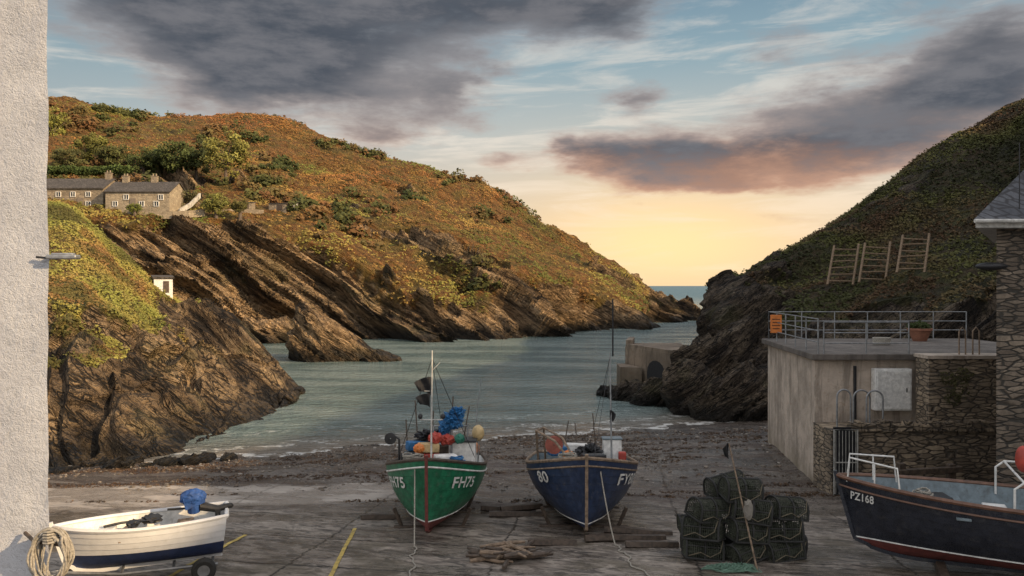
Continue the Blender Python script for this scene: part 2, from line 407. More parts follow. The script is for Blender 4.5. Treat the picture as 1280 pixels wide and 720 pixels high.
def vA(U,V,P):
    x,y,z=P[...,0],P[...,1],P[...,2]
    n=fbm(x*.06,y*.06,z*.06,4)
    v=sst(2.6,3.6,V+n*2.0)
    v=v*(1-.85*sst(.14,.26,fbm(x*.05+9,y*.05,z*.08,3))*sst(7.5,5,V))
    v=v*(1-sst(10.2,11.6,U+n))
    return v
hill('hill',ribsA,640,280,matA,vA,2.5,1.6,ang=32,fr=.44,sfr=.8)
def rb(*pts,back): 
    P=[S(*p) for p in pts];b0=P[0].copy();b0.z=-2;b0.y-=1
    return [b0]+P+[Vector(q) for q in back]
def bk(u,d,z): return ((u-640)/1000*d,d,z)
ribsB=[
 rb((-200,600,29),(-200,520,31),(-200,420,35),(-200,330,42),(-200,240,52),back=[bk(-200,75,15),bk(-200,104,14)]),
 rb((-60,596,29.5),(-60,515,32),(-60,420,36),(-60,330,43),(-60,242,53),back=[bk(-60,75,15),bk(-60,104,14)]),
 rb((65,590,30.2),(70,510,33),(70,425,37.5),(68,335,45),(66,252,56),back=[bk(66,78,13),bk(66,104,13)]),
 rb((150,580,31.5),(148,510,34.5),(140,432,39.5),(130,352,47),(112,284,56),back=[bk(120,78,10),bk(120,104,10)]),
 rb((220,567,33.5),(215,512,37),(205,455,42),(195,405,48),(165,337,57),back=[bk(180,76,6.5),bk(180,104,7)]),
 rb((285,553,36),(283,512,40),(275,475,45),(262,438,50),(222,378,58),back=[bk(240,74,3),bk(240,95,1)]),
 rb((335,532,40.3),(333,510,44),(328,487,47.5),(316,462,51),(283,412,58),back=[bk(295,70,1),bk(290,80,-3)]),
 rb((355,510,46.0),(356,500,48.5),(352,487,51),(345,470,54),(328,440,59),back=[bk(335,66,0),bk(335,76,-3)]),
 rb((373,493,51.5),(373,491,53),(371,488,54.5),(368,484,56),(360,476,59),back=[bk(358,63,-1),bk(356,70,-3)]),
 rb((378,502,52.6),(378,502,53.5),(378,502,54.5),(378,502,56),(378,502,59),back=[bk(374,63,-2),bk(372,70,-3)]),
]
def vB(U,V,P):
    x,y,z=P[...,0],P[...,1],P[...,2]
    n=fbm(x*.2,y*.2,z*.2,5,.6)
    lim=2.9+sst(2.0,6,U)*2.1
    v=sst(lim-.7,lim+.7,V+n*2.6)
    return v*(1-sst(5.0,6.0,U+n*.8))
hill('cliff',ribsB,560,340,matB,vB,1.05,.5,ang=38,fr=.66,tipf=lambda U:1-.55*sst(5,8,U))
def rc(*pts,back):
    P=[S(*p) if len(p)<4 else Vector(p[1:]) for p in pts];b0=P[0].copy();b0.z-=3 if P[0].z<1 else 2
    return [b0]+P+[Vector(q) for q in back]
W=9999
ribsC=[
 rc((895,450,78),(895,449,79),(895,448,80),(897,447,82),(900,446,85),(905,445,88),back=[bk(930,100,-3),bk(960,130,-4)]),
 rc((866,474,60),(869,445,62),(880,408,64),(889,382,65),(898,362,67),(908,356,70),back=[bk(940,90,4),bk(960,130,-4)]),
 rc((850,492,52),(863,470,54),(878,425,56),(890,388,59),(905,362,62),(926,352,66),back=[bk(960,95,6),bk(990,140,-4)]),
 rc((880,520,43),(888,490,45),(905,440,48),(918,395,53),(930,362,58),(948,338,65),back=[bk(1000,100,9),bk(1050,150,-2)]),
 rc((960,528,41),(965,490,43),(975,440,46),(982,395,52),(988,355,59),(1000,308,67),back=[bk(1060,100,13),bk(1100,150,5)]),
 rc((1060,520,41),(1060,480,42),(1062,430,45),(1065,385,51),(1065,330,60),(1065,266,70),back=[bk(1120,105,18),bk(1150,150,12)]),
 rc((1150,520,40),(1150,470,41),(1145,420,43.5),(1140,365,50),(1136,298,60),(1130,214,73),back=[bk(1180,105,22),bk(1200,150,18)]),
 rc((1250,520,37),(1250,470,38),(1240,410,41),(1230,345,48),(1222,265,60),(1205,167,76),back=[bk(1250,110,26),bk(1300,150,24)]),
 rc((1400,520,34),(1400,460,35),(1380,400,38),(1350,325,46),(1320,225,60),(1285,120,78),back=[bk(1350,110,28),bk(1400,150,28)]),
 rc((W,30,28,2),(W,31,28,6),(W,34,30,10),(W,40,34,18),(W,47,40,26),(W,60,50,29),back=[(90,60,30),(140,80,30)]),  # unseen near ridge from here on, its height shaped to shade the slipway
 rc((W,26,8,2.5),(W,27,8,7),(W,31,8,13),(W,37,8,22),(W,45,8,29),(W,60,8,32),back=[(90,8,32),(140,8,30)]),
 rc((W,26,-15,3),(W,27,-15,7),(W,31,-15,13),(W,37,-15,22),(W,45,-15,28),(W,60,-15,31),back=[(90,-15,32),(140,-15,30)]),
 rc((W,28,-50,3),(W,29,-50,6),(W,33,-50,10),(W,40,-50,17),(W,50,-50,22),(W,65,-50,26),back=[(90,-50,28),(140,-50,28)]),
]
def vC(U,V,P):
    x,y,z=P[...,0],P[...,1],P[...,2]
    n=fbm(x*.15,y*.15,z*.15,4)
    lim=5.4-sst(3,5.2,U)*1.9
    v=sst(lim-.5,lim+.5,V+n*1.8)
    return v*(1-.8*sst(.2,.3,fbm(x*.1+3,y*.1,z*.12,3)))
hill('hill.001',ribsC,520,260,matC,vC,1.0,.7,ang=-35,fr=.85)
# ------------------------------------------------------------ scattered vegetation
def leafcloud(C,Rr,n,leaf,cols,flat=.7,shell=.4,lv=.5,j=3.0,dirn=(.25,-.45,.85)):
    k=len(C);Cc=np.repeat(C,n,0);Rc=np.repeat(Rr,n)
    d=np.random.normal(size=(k*n,3));d/=np.linalg.norm(d,axis=1)[:,None]
    r=(shell+(1-shell)*np.random.rand(k*n))*Rc
    P=Cc+d*r[:,None]*np.array([1,1,flat])
    nn=np.random.normal(size=(k*n,3))*j*.5+np.array(dirn)+d*.6;nn/=np.linalg.norm(nn,axis=1)[:,None]
    a=np.cross(nn,np.random.normal(size=(k*n,3)));a/=np.linalg.norm(a,axis=1)[:,None]+1e-9
    bb=np.cross(nn,a)
    s=(np.repeat(leaf,n) if np.ndim(leaf) else leaf)*(.6+.8*np.random.rand(k*n))
    s=np.asarray(s)[:,None]
    V=np.stack([P-a*s-bb*s*.5,P-a*s*.2+bb*s*.6,P+a*s,P+a*s*.1-bb*s*.7],1).reshape(-1,3)
    F=np.arange(k*n*4).reshape(-1,4)
    lum=(1-lv/2+lv*np.random.rand(k*n))*(.7+.6*(d[:,2]*.5+.5))  # clump tops lightened, undersides darkened: top light put into leaf colour
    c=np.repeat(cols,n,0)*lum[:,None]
    return V,F,np.repeat(c,4,0)
def sample(name,n,th=.5,wf=None):
    P,N,vg,_=TER[name]
    du=np.linalg.norm(np.cross(P[1:,:-1]-P[:-1,:-1],P[:-1,1:]-P[:-1,:-1]),axis=2)
    w=du*(vg[:-1,:-1]>th)
    if wf is not None:w=w*wf(P[:-1,:-1])
    w=w.ravel()/w.sum();i=np.random.choice(len(w),n,p=w)
    a,b_=np.divmod(i,P.shape[1]-1);f=np.random.rand(n,1);h=np.random.rand(n,1)
    return P[a,b_]*(1-f)*(1-h)+P[a+1,b_]*f*(1-h)+P[a,b_+1]*(1-f)*h+P[a+1,b_+1]*f*h
def vegcol(Q,pal,fr,sd=0,jit=.02,gain=1.0):
    n=gain*fbm(Q[:,0]*fr+sd,Q[:,1]*fr,Q[:,2]*fr,4)+np.random.normal(size=len(Q))*jit
    t=np.clip((n+.40)/.80,0,.999)*(len(pal)-1);i=t.astype(int);f=(t-i)[:,None]
    pal=np.array(pal);return pal[i]*(1-f)+pal[i+1]*f
leafm=attrmat('scrub_leaves')
def visA(P): 
    y=P[...,1];x=P[...,0];u=x/y
    cl=fbm(x*.07,y*.07,3,4)
    return ((u>-.62)&(y<212)&(y>90))*(.25+1.5*sst(-.05,.3,cl))
Q=sample('hill',17000,.45,visA)
r=.2+.75*np.random.rand(len(Q))**4
hgt=np.clip((Q[:,2]-14)/20,0,1)[:,None]
palU=[(.08,.07,.024),(.17,.105,.036),(.25,.13,.042),(.30,.14,.045),(.25,.10,.038),(.21,.12,.042),(.10,.08,.028)]
palL=[(.09,.095,.024),(.18,.17,.042),(.26,.215,.055),(.30,.20,.06),(.26,.13,.044),(.18,.12,.038),(.12,.12,.03)]
cc=vegcol(Q,palU,.03,jit=.0,gain=1.6)*hgt+vegcol(Q,palL,.03,jit=.0,gain=1.6)*(1-hgt)
gp=sst(.14,.30,fbm(Q[:,0]*.04+20,Q[:,1]*.04,Q[:,2]*.06,3))[:,None];cc=cc*(1-gp*.7)+np.array([.17,.20,.045])*gp*.7
big=(r>.65)[:,None];cc=np.where(big,cc*.6+np.array([.015,.020,.006])*.8,cc)
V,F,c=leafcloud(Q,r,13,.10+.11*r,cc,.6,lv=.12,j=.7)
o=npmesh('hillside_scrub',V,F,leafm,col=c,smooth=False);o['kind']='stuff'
def visS(P):
    y=P[...,1];x=P[...,0];u=x/y
    return ((u>-.60)&(u<.08)&(y<208)&(y>112))*sst(.02,.3,fbm(x*.05+4,y*.05,7,3))
Q=sample('hill',480,.4,visS);r=.8+1.2*np.random.rand(len(Q))**2
V,F,c=leafcloud(Q+np.array([0,0,.4])*r[:,None],r,70,.2+.08*r,vegcol(Q,[(.05,.06,.02),(.09,.09,.03),(.13,.085,.035),(.14,.07,.03),(.06,.065,.022)],.08,3,.1,1.5),.75,lv=.3,j=1.2)
o=npmesh('hillside_bushes',V,F,leafm,col=c,smooth=False);o['kind']='stuff'
def visB(P): return ((P[...,0]/P[...,1]>-.62)&(P[...,1]<66))*1.0
Q=sample('cliff',13000,.45,visB)
pal=[(.08,.075,.025),(.15,.14,.04),(.22,.20,.05),(.27,.235,.062),(.27,.17,.06),(.19,.105,.045),(.11,.09,.032)]
gcol=vegcol(Q,pal,.16,4,jit=.03,gain=1.7);gq=sst(.0,.25,fbm(Q[:,0]*.09+2,Q[:,1]*.09,Q[:,2]*.09,3))[:,None];gcol=gcol*(1-gq*.55)+np.array([.19,.215,.05])*gq*.55
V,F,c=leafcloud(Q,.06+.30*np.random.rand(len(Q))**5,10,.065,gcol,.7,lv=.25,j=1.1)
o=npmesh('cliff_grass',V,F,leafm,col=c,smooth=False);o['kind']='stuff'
def visC(P): return ((P[...,0]/P[...,1]<.68)&(P[...,1]<80)&(P[...,1]>38))*(.4+sst(-.1,.3,fbm(P[...,0]*.1,P[...,1]*.1,P[...,2]*.1,3)))
Q=sample('hill.001',14000,.45,visC)
pal=[(.028,.03,.012),(.05,.052,.017),(.078,.078,.024),(.09,.07,.03),(.075,.042,.024),(.045,.048,.017)]  # darkened to carry the right hill's shade in the grass colour
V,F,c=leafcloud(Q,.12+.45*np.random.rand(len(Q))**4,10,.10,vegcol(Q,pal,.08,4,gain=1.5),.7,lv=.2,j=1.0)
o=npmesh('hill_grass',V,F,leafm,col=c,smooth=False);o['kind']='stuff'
# ------------------------------------------------------------ rocks
def rock(name,c,rad,label,ang=38,mat=matB,sub=5,seed=0,rz=0,amp=.35,group=None,lean=0,wedge=0,fk=.9):
    bm=bmesh.new();bmesh.ops.create_icosphere(bm,subdivisions=sub,radius=1)
    V=np.array([v.co[:] for v in bm.verts]);F=[tuple(v.index for v in f.verts) for f in bm.faces];bm.free()
    N=V.copy();V=np.sign(V)*np.abs(V)**.85
    V[:,2]*=1-wedge*V[:,0]
    V=V*np.array(rad);V[:,0]+=lean*V[:,2]
    cs,sn=math.cos(rz),math.sin(rz);V=np.stack([V[:,0]*cs-V[:,1]*sn,V[:,0]*sn+V[:,1]*cs,V[:,2]],1)
    k=2.2/min(rad)
    d,_=strata_disp(V[:,0]+seed*3,V[:,1],V[:,2],R(ang),k*fk)
    V=V+N*(d*amp*min(rad))[:,None]
    o=npmesh(name,V,F,mat,{'veg':np.zeros(len(V))},sharp=28);o.location=c
    tag(o,label,'rock',group);return o
rock('sea_stack',(-16.5,76,.2),(4.3,2.6,3.9),'jagged brown sea stack standing in the cove water',ang=42,mat=matA,seed=3,amp=.26,wedge=.74,lean=-.12)
rock('shore_rock',(-12.4,75,-.2),(1.9,1.6,1.0),'low slanted brown rock beside the sea stack',ang=40,mat=matA,seed=5,wedge=.4)
rock('shore_rock',(-30.5,100,.8),(6,3,2.0),'low brown rocks at the foot of the headland',ang=40,mat=matA,seed=8)
for i,(u,v,d,rx,ry,rz_,s) in enumerate([(800,490,49.5,1.7,1.3,.8,1),(835,490,47.5,2.0,1.6,1.3,2),(886,500,46.0,1.8,1.8,3.7,7),(885,505,44.0,2.2,1.8,2.2,3),(925,505,42.5,2.2,1.6,2.4,4),(772,492,51,1.1,1.0,.5,6)]):
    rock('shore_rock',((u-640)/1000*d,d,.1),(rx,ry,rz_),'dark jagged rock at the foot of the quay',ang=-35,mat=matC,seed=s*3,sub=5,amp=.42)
for i in range(16):
    u=70+i*14+random.uniform(-8,8);d=30.2+i*.16+random.uniform(-1,.3);x=(u-640)/1000*d;s=random.uniform(.15,.42)
    rock('shore_boulder',(x,d,zgf(x,d)+s*.05),(s*1.5,s,s*.6),'dark weedy boulder on the upper beach',mat=matC,seed=i*1.7,sub=3,rz=random.uniform(0,3),group='boulders along the foot of the cliff')
def pebbles(n,xr,yr,smin,smax,name,pal,cond=None):
    bm=bmesh.new();bmesh.ops.create_icosphere(bm,subdivisions=1,radius=1)
    B_=np.array([v.co[:] for v in bm.verts]);F0=np.array([[v.index for v in f.verts] for f in bm.faces]);bm.free()
    x=np.random.uniform(*xr,n);y=np.random.uniform(*yr,n)
    k=cond(x,y);x=x[k];y=y[k];n=len(x)
    s=smin+(smax-smin)*np.random.rand(n)**4
    z=zg(x,y)+s*.15
    nb=len(B_)
    sc=np.stack([s*(.8+.6*np.random.rand(n)),s*(.7+.5*np.random.rand(n)),s*(.4+.3*np.random.rand(n))],1)
    V=B_[None]*sc[:,None]*(1+.12*np.random.normal(size=(n,nb,1)))+np.stack([x,y,z],1)[:,None]
    F=(F0[None]+np.arange(n)[:,None,None]*nb).reshape(-1,3)
    pal=np.array(pal);c=np.repeat(pal[np.random.randint(len(pal),size=n)]*(.6+.7*np.random.rand(n,1)),nb,0)
    o=npmesh(name,V.reshape(-1,3),F,pebm,col=c,smooth=False);o['kind']='stuff'
pebm=attrmat('pebble_stone',.55)
pebbles(5500,(-17,15),(24.5,38),.02,.085,'pebbles',[(.20,.17,.14),(.13,.11,.09),(.27,.24,.21),(.16,.125,.095)],lambda x,y:(zg(x,y)>-.05)&(fbm(x*.4,y*.6,2,3)+(y-29)*.03>-.12))
n=11000;x=np.random.uniform(-17,15,n);y=np.random.uniform(23.0,37,n)
k=(fbm(x*.12,y*.9,9,4)+(y-29)*.012>.10)&(zg(x,y)>-.02);x=x[k];y=y[k];C=np.stack([x,y,zg(x,y)+.005],1)
V,F,c=leafcloud(C,.08+.16*np.random.rand(len(C)),9,.04,vegcol(C,[(.075,.045,.028),(.048,.03,.019),(.10,.062,.036),(.035,.026,.018)],.5),.12,j=.9)
o=npmesh('seaweed',V,F,attrmat('seaweed_frond',.35),col=c,smooth=False);o['kind']='stuff'
# ------------------------------------------------------------ common materials
white=paint('white_paint',(.76,.75,.72),.45,dirt=.4,dirtcol=(.25,.2,.15))
dinghyw=paint('dinghy_white',(.76,.77,.79),.4,var=.05,dirt=.2,dirtcol=(.36,.34,.31),bump=.05)
green=paint('green_gloss',(.018,.16,.08),.35,var=.35,dirt=.55,dirtcol=(.12,.16,.13),bump=.1)
navy=paint('navy_gloss',(.026,.043,.092),.38,var=.35,dirt=.55,dirtcol=(.12,.12,.125),bump=.1)
blackb=paint('dark_navy_gloss',(.026,.029,.040),.3,var=.3,dirt=.4,dirtcol=(.09,.085,.08),bump=.1)
redb=paint('red_antifoul',(.17,.045,.038),.7,dirt=.5)
boot=paint('antifoul_blue',(.025,.045,.13),.55,dirt=.35)
red=paint('red_plastic',(.45,.06,.04),.5,dirt=.4)
orange=paint('orange_plastic',(.7,.22,.05),.5,dirt=.4)
yellow=paint('buoy_cream',(.60,.44,.22),.5,dirt=.4)
bluep=paint('blue_plastic',(.02,.14,.34),.6,var=.4,dirt=.4)
bluetarp=paint('blue_cloth',(.02,.075,.27),.65,var=.35,bump=.4)
wood=paint('weathered_wood',(.25,.18,.125),.8,var=.45,scale=10,bump=.4)
rackwood=paint('rack_wood',(.21,.145,.09),.85,var=.35,scale=10,bump=.4)
darkwood=paint('dark_wet_wood',(.085,.06,.043),.6,var=.5,scale=10,bump=.5)
varn=paint('brown_rail',(.16,.08,.05),.45,var=.3)
steel=paint('galvanised_steel',(.32,.33,.34),.5,.6,var=.3)
dullsteel=paint('dull_gate_paint',(.36,.35,.32),.6,0,var=.3,dirt=.6)
mastp=paint('mast_grey_paint',(.55,.54,.51),.5,0,var=.3,dirt=.5)
darksteel=paint('dark_steel',(.035,.035,.038),.5,.3)
rubber=paint('black_rubber',(.025,.025,.024),.75)
rope=paint('pale_rope',(.38,.35,.30),.9,var=.35,scale=40,bump=.6)
greynav=paint('grey_deck',(.18,.225,.25),.6,dirt=.5)
blackcloth_shade=paint('black_cloth_and_shade',(.014,.014,.016),.8)  # flag cloth and sign print; also painted shade for gate and quay openings
def concmat(name,c,stain=.6,sc=1.0):
    m,g,b=newmat(name);co=objco(g)
    n1=g.noise(co,.8*sc,6,.65);n2=g.noise(co,6*sc,5,.7)
    st=g.noise(g.mapping(co,(0,0,0),(2.2*sc,2.2*sc,.4*sc)),1,5,.72,.8)
    z=g.new('ShaderNodeSeparateXYZ');g.put(z.inputs[0],co)
    cc=g.mix(g.mr(n1,.35,.65),tuple(x*.6 for x in c),c)
    cc=g.mix(g.mr(st,.46,.64,0,stain),cc,tuple(x*.33 for x in c))
    cc=g.mix(g.mr(n2,.53,.7,0,.5),cc,(c[0]*.55,c[1]*.43,c[2]*.31))
    cc=g.mix(g.mr(g.m('ADD',z.outputs[2],g.m('MULTIPLY',n1,1.6)),1.2,2.4,.6,0),cc,(c[0]*.32,c[1]*.31,c[2]*.24))
    g.put(b.inputs['Base Color'],cc);b.inputs['Roughness'].default_value=.88
    g.put(b.inputs['Normal'],g.bump(g.m('ADD',n2,n1),.7,.05));return m
conc=concmat('pale_concrete',(.60,.50,.41),.65);dconc=concmat('dark_concrete',(.19,.165,.145));quaym=concmat('quay_concrete',(.26,.20,.145),.8,.5)
stone=stonemat('slate_stone_wall',(.20,.155,.11),(.46,.36,.25),(.08,.066,.052),2.6,9)
stoneD=stonemat('dark_slate_wall',(.14,.11,.085),(.33,.265,.20),(.05,.045,.038),2.6,10)
hstone=stonemat('house_stone',(.24,.19,.135),(.42,.34,.24),(.22,.18,.13),1.6,3.5,.5)
slate=stonemat('roof_slate',(.075,.08,.095),(.115,.12,.135),(.04,.04,.045),3,5,.4)
slate2=stonemat('old_roof_slate',(.075,.065,.06),(.12,.105,.095),(.04,.035,.03),3,5,.4)
# ------------------------------------------------------------ boats
class Boat:
    def __init__(s,L,B,Hs,Hb,stern=.8,rake=.5,fore=.3,pw=2.3,keel=.12,fb=.15,tmax=.4):
        s.L,s.B,s.Hs,s.Hb,s.stern,s.rake,s.fore,s.pw,s.k0,s.fb,s.tm=L,B,Hs,Hb,stern,rake,fore,pw,keel,fb,tmax
    def bw(s,t):
        if t<s.tm:
            q=t/s.tm;q=q*(2-q);return s.stern+(1-s.stern)*q
        q=(t-s.tm)/(1-s.tm);return max(0,1-q**s.pw)**.8
    def sheer(s,t): return s.Hs+(s.Hb-s.Hs)*t**2.2+.06*(1-t)**3
    def keel(s,t): return s.k0+s.fore*max(0,(t-.72)/.28)**2.4
    def pt(s,t,u,off=0):
        b=s.B/2*s.bw(t);f=.88+(s.fb-.88)*t**1.8
        X=b*((1-f)*u**.95+f*math.sin(math.pi/2*u)**.75);k=s.keel(t);sh=s.sheer(t)
        z=k+(sh-k)*((1-f)*u+f*(1-math.cos(math.pi/2*u)))
        y=-s.L/2+s.L*t-s.rake*(1-z/s.Hb)*t**5+(-.12*(1-t)**6*(z/s.Hb))
        return Vector((X+off,y,z))
    def at_z(s,t,z):
        lo,hi=0,1
        for _ in range(18):
            m_=(lo+hi)/2
            if s.pt(t,m_).z<z: lo=m_
            else: hi=m_
        return s.pt(t,lo)
def build_boat(name,label,loc,rot,bp,mats,wl,strakes=8,lap=.012,sole=.55,inner=None,rail=None,rub=None,foredeck=None,group=None,stemmat=None,stripe=None):
    e=thing(name,label,'boat',loc,rot,group)
    n=34;ts=[1-(1-i/n)**1.45 for i in range(n+1)]
    M=MB()
    def uw(t):
        lo,hi=0,1
        for _ in range(18):
            m_=(lo+hi)/2
            if bp.pt(t,m_).z<wl: lo=m_
            else: hi=m_
        return lo
    k0=4;m_=k0+1+2*strakes
    for sd in(1,-1):
        o=len(M.v)
        for t in ts:
            w_=uw(t);row=[(w_*i/k0,0) for i in range(k0+1)]
            for i in range(strakes):
                row+=[(w_+(1-w_)*(i/strakes)+.002,lap),(w_+(1-w_)*((i+1)/strakes),0)]
            for (u,of) in row:
                p=bp.pt(t,min(u,1),of*(1 if t<.97 else 0.3));M.v.append((p.x*sd,p.y,p.z))
        for i in range(n):
            for j in range(m_-1):
                M.f.append((o+i*m_+j,o+i*m_+j+1,o+(i+1)*m_+j+1,o+(i+1)*m_+j));M.mi.append(0 if j<4 else 1)
    M.cur=1
    pts=[bp.pt(0,i/14) for i in range(15)]
    vs=[(p.x,p.y-.002,p.z) for p in pts]+[(-p.x,p.y-.002,p.z) for p in pts]
    M.add(vs,[(i,i+1,15+i+1,15+i) for i in range(14)])
    hullo=M.obj('hull',mats,e,angle=25)
    if stripe:
        for sd in(1,-1): tb_('waterline_stripe',stripe,e,[Vector(((bp.at_z(t,wl+.01).x+.004)*sd,bp.at_z(t,wl+.01).y,wl+.01)) for t in ts if bp.keel(t)<wl],.018,4)
    M=MB();inner=inner or white;th=.05
    tsI=[t for t in ts if bp.bw(t)*bp.B/2>th*2.0]
    rows=[]
    for t in tsI:
        sh=bp.sheer(t);row=[]
        for q in (0,.33,.66,1):
            z=sh-.01-(min(sole,sh-.25))*q;p=bp.at_z(t,z);row.append((max(p.x-th,.01),p.y,z))
        rows.append(row)
    for sd in(1,-1):
        o=len(M.v)
        for r_ in rows:
            for p in r_: M.v.append((p[0]*sd,max(p[1],-bp.L/2+.05) ,p[2]))
        for i in range(len(rows)-1):
            for j in range(3): M.f.append((o+i*4+j,o+i*4+j+1,o+(i+1)*4+j+1,o+(i+1)*4+j));M.mi.append(0)
    o=len(M.v)
    for r_ in rows:
        p=r_[-1];M.v+=[(p[0]+.01,p[1],p[2]),(-p[0]-.01,p[1],p[2])]
    for i in range(len(rows)-1): M.f.append((o+2*i,o+2*i+1,o+2*i+3,o+2*i+2));M.mi.append(1)
    p=rows[0][0];q=rows[0][-1]
    M.add([(p[0],-bp.L/2+.05,p[2]),(-p[0],-bp.L/2+.05,p[2]),(-q[0],-bp.L/2+.05,q[2]),(q[0],-bp.L/2+.05,q[2])],[(0,1,2,3)])
    M.obj('deck',[inner,greynav],e)
    M=MB()
    path=[bp.pt(t,1) for t in ts]
    full=[Vector((p.x-.02,p.y,p.z+.012)) for p in path[:-1]]+[Vector((0,path[-1].y,path[-1].z+.02))]+[Vector((-p.x+.02,p.y,p.z+.012)) for p in path[:-1]][::-1]
    M.tube(full,.045,6,closed=True)
    M.obj('gunwale',rail or wood,e)
    if rub is not None:
        for sd in (1,-1):
            pp=[bp.at_z(t,bp.sheer(t)-.17) for t in ts]
            tb_('rubbing_strake',rub,e,[Vector((p.x*sd+sd*.01,p.y,p.z)) for p in pp],.024,5)
    M=MB();c=[bp.pt(t,0) for t in ts]+[bp.pt(1,u) for u in (.1,.2,.35,.5,.65,.8,.9,1.0)]
    c=[Vector((0,p.y+.01*(i>n),p.z-.03*(i<n-4))) for i,p in enumerate(c)]+[Vector((0,c[-1].y+.03,c[-1].z+.10))]
    M.tube(c,.05,4)
    M.obj('keel',stemmat or rail,e)
    if foredeck:
        M=MB();tf=[t for t in ts if t>foredeck]
        o=len(M.v)
        for t in tf:
            p=bp.pt(t,1);M.v+=[(max(p.x-.03,0),p.y,p.z-.02),(0,p.y,p.z+.02),(-max(p.x-.03,0),p.y,p.z-.02)]
        for i in range(len(tf)-1):
            for j in(0,1): M.f.append((o+3*i+j,o+3*i+j+1,o+3*i+4+j,o+3*i+3+j));M.mi.append(0)
        M.obj('foredeck',inner,e)
    me=hullo.data;bv=BVHTree.FromPolygons([v.co.copy() for v in me.vertices],[tuple(p.vertices) for p in me.polygons])
    return e,hullo,bv
def textmesh(txt,size,w=1.0):
    cu=bpy.data.curves.new('t','FONT');cu.body=txt;cu.size=size;cu.offset=size*.022;cu.align_x='CENTER';cu.align_y='CENTER';cu.space_character=1.08
    ob=bpy.data.objects.new('t',cu);COL.objects.link(ob)
    dg=bpy.context.evaluated_depsgraph_get();dg.update()
    me=bpy.data.meshes.new_from_object(ob.evaluated_get(dg));bpy.data.objects.remove(ob)
    bm=bmesh.new();bm.from_mesh(me);bmesh.ops.triangulate(bm,faces=bm.faces)
    for _ in range(4): 
        es=[e_ for e_ in bm.edges if e_.calc_length()>size*.08]
        if not es: break
        bmesh.ops.subdivide_edges(bm,edges=es,cuts=1);bmesh.ops.triangulate(bm,faces=[f for f in bm.faces if len(f.verts)>3])
    v=[(p.co.x*w,p.co.y) for p in bm.verts];f=[tuple(q.index for q in p.verts) for p in bm.faces]
    bm.free();bpy.data.meshes.remove(me);return v,f
def hulltext(e,bv,txt,side,y0,z0,size,mat,w=1.0,slope=0,off=.026):
    v,f=textmesh(txt,size,w);M=MB();vs=[]
    for (a,b_) in v:
        y=y0+a*side;z=z0+b_+slope*a*side
        h=bv.ray_cast(Vector((side*4,y,z)),Vector((-side,0,0)))
        x=h[0].x if h[0] is not None else 0
        nn=h[1] if h[0] is not None else Vector((side,0,0))
        if nn.x*side<0: nn=-nn
        nn=(Vector((nn.x,nn.y,0))).normalized()
        vs.append(tuple(Vector((x,y,z))+nn*off))
    M.add(vs,f);o=M.obj('registration_lettering',mat,e,smooth=False);return o
def headrot(fx,fy): return math.atan2(-fx,fy)
def cloth(M,c,w,h,dx=Vector((1,0,0)),droop=.3,n=8):
    c=Vector(c);vs=[];fs=[]
    for i in range(n+1):
        for j in range(n+1):
            a=i/n;b_=j/n
            vs.append(c+dx*(a*w*(1-.3*b_))+Vector((0,.05*math.sin(a*7+b_*3),-b_*h*(1-.5*a)-droop*a*a*h)))
    for i in range(n):
        for j in range(n): fs.append((i*(n+1)+j,i*(n+1)+j+1,(i+1)*(n+1)+j+1,(i+1)*(n+1)+j))
    M.add(vs,fs)
def cradle(e,w,ys,h=.5,inn=.75,out=.95):
    for y_ in ys:
        bx_('cradle_beam',darkwood,e,(0,y_,0.0),(w,.16,.14))
        for sd in(1,-1): tb_('cradle_prop',darkwood,e,[(sd*inn,y_,.05),(sd*out,y_,h)],.05,6)
def ropeheap(e,c,r,n=9,mat=None,name='rope_heap'):
    M=MB()
    for k in range(n):
        rr_=r*random.uniform(.55,1);ph_=random.uniform(0,6)
        M.tube([(c[0]+rr_*math.cos(t*.6+ph_),c[1]+rr_*.8*math.sin(t*.6+ph_),c[2]+.025*k+.02*math.sin(t*1.3)) for t in range(11)],.016,5)
    M.obj(name,mat or rope,e)
# ---- green boat
bp=Boat(5.2,2.60,1.30,1.88,stern=.82,rake=.25,fore=.12,pw=2.8,fb=.52)
bx,by=-1.98,20.9
e,h,bv=build_boat('fishing_boat','green wooden fishing boat with red keel resting on the slipway',(bx,by,zgf(bx,by)-.04),(R(4.8),0,headrot(-.0,-5.3)),bp,[redb,green],.42,strakes=9,lap=.009,inner=white,rail=darkwood,rub=white,sole=.5,foredeck=.8,stemmat=redb,stripe=white)
for sd in(1,-1): hulltext(e,bv,'FH75',sd,1.58,1.20,.36,white,w=1.1,slope=.12)
M=MB();M.tube([(0,1.45,.9),(0,1.45,4.4)],[.028,.016],8);M.tube([(0,1.45,3.4),(.25,1.45,3.4)],.012,6);M.tube([(-.28,1.45,2.7),(.28,1.45,2.7)],.015,6);M.tube([(0,1.45,3.9),(-.2,1.5,4.1)],.01,6);M.obj('mast',mastp,e)
M=MB();cloth(M,(.02,1.45,3.75),.42,.45,Vector((1,0,0)));M.obj('flag',blackcloth_shade,e,smooth=False)
M=MB();cloth(M,(.04,1.45,3.35),.36,.35,Vector((1,0,0)));M.obj('flag',blackcloth_shade,e,smooth=False)
for x_ in(-.28,.28):
    M=MB();M.blob((x_,1.45,2.78),(.06,.06,.07),2,0);M.obj('navigation_light',darksteel,e)
M=MB();M.box((-.65,-.6,1.45),(.7,.9,1.05));M.cur=1;M.box((-.65,-.6,2.0),(.78,1.0,.05));M.obj('engine_box',[white,darksteel],e,bevel=.02)
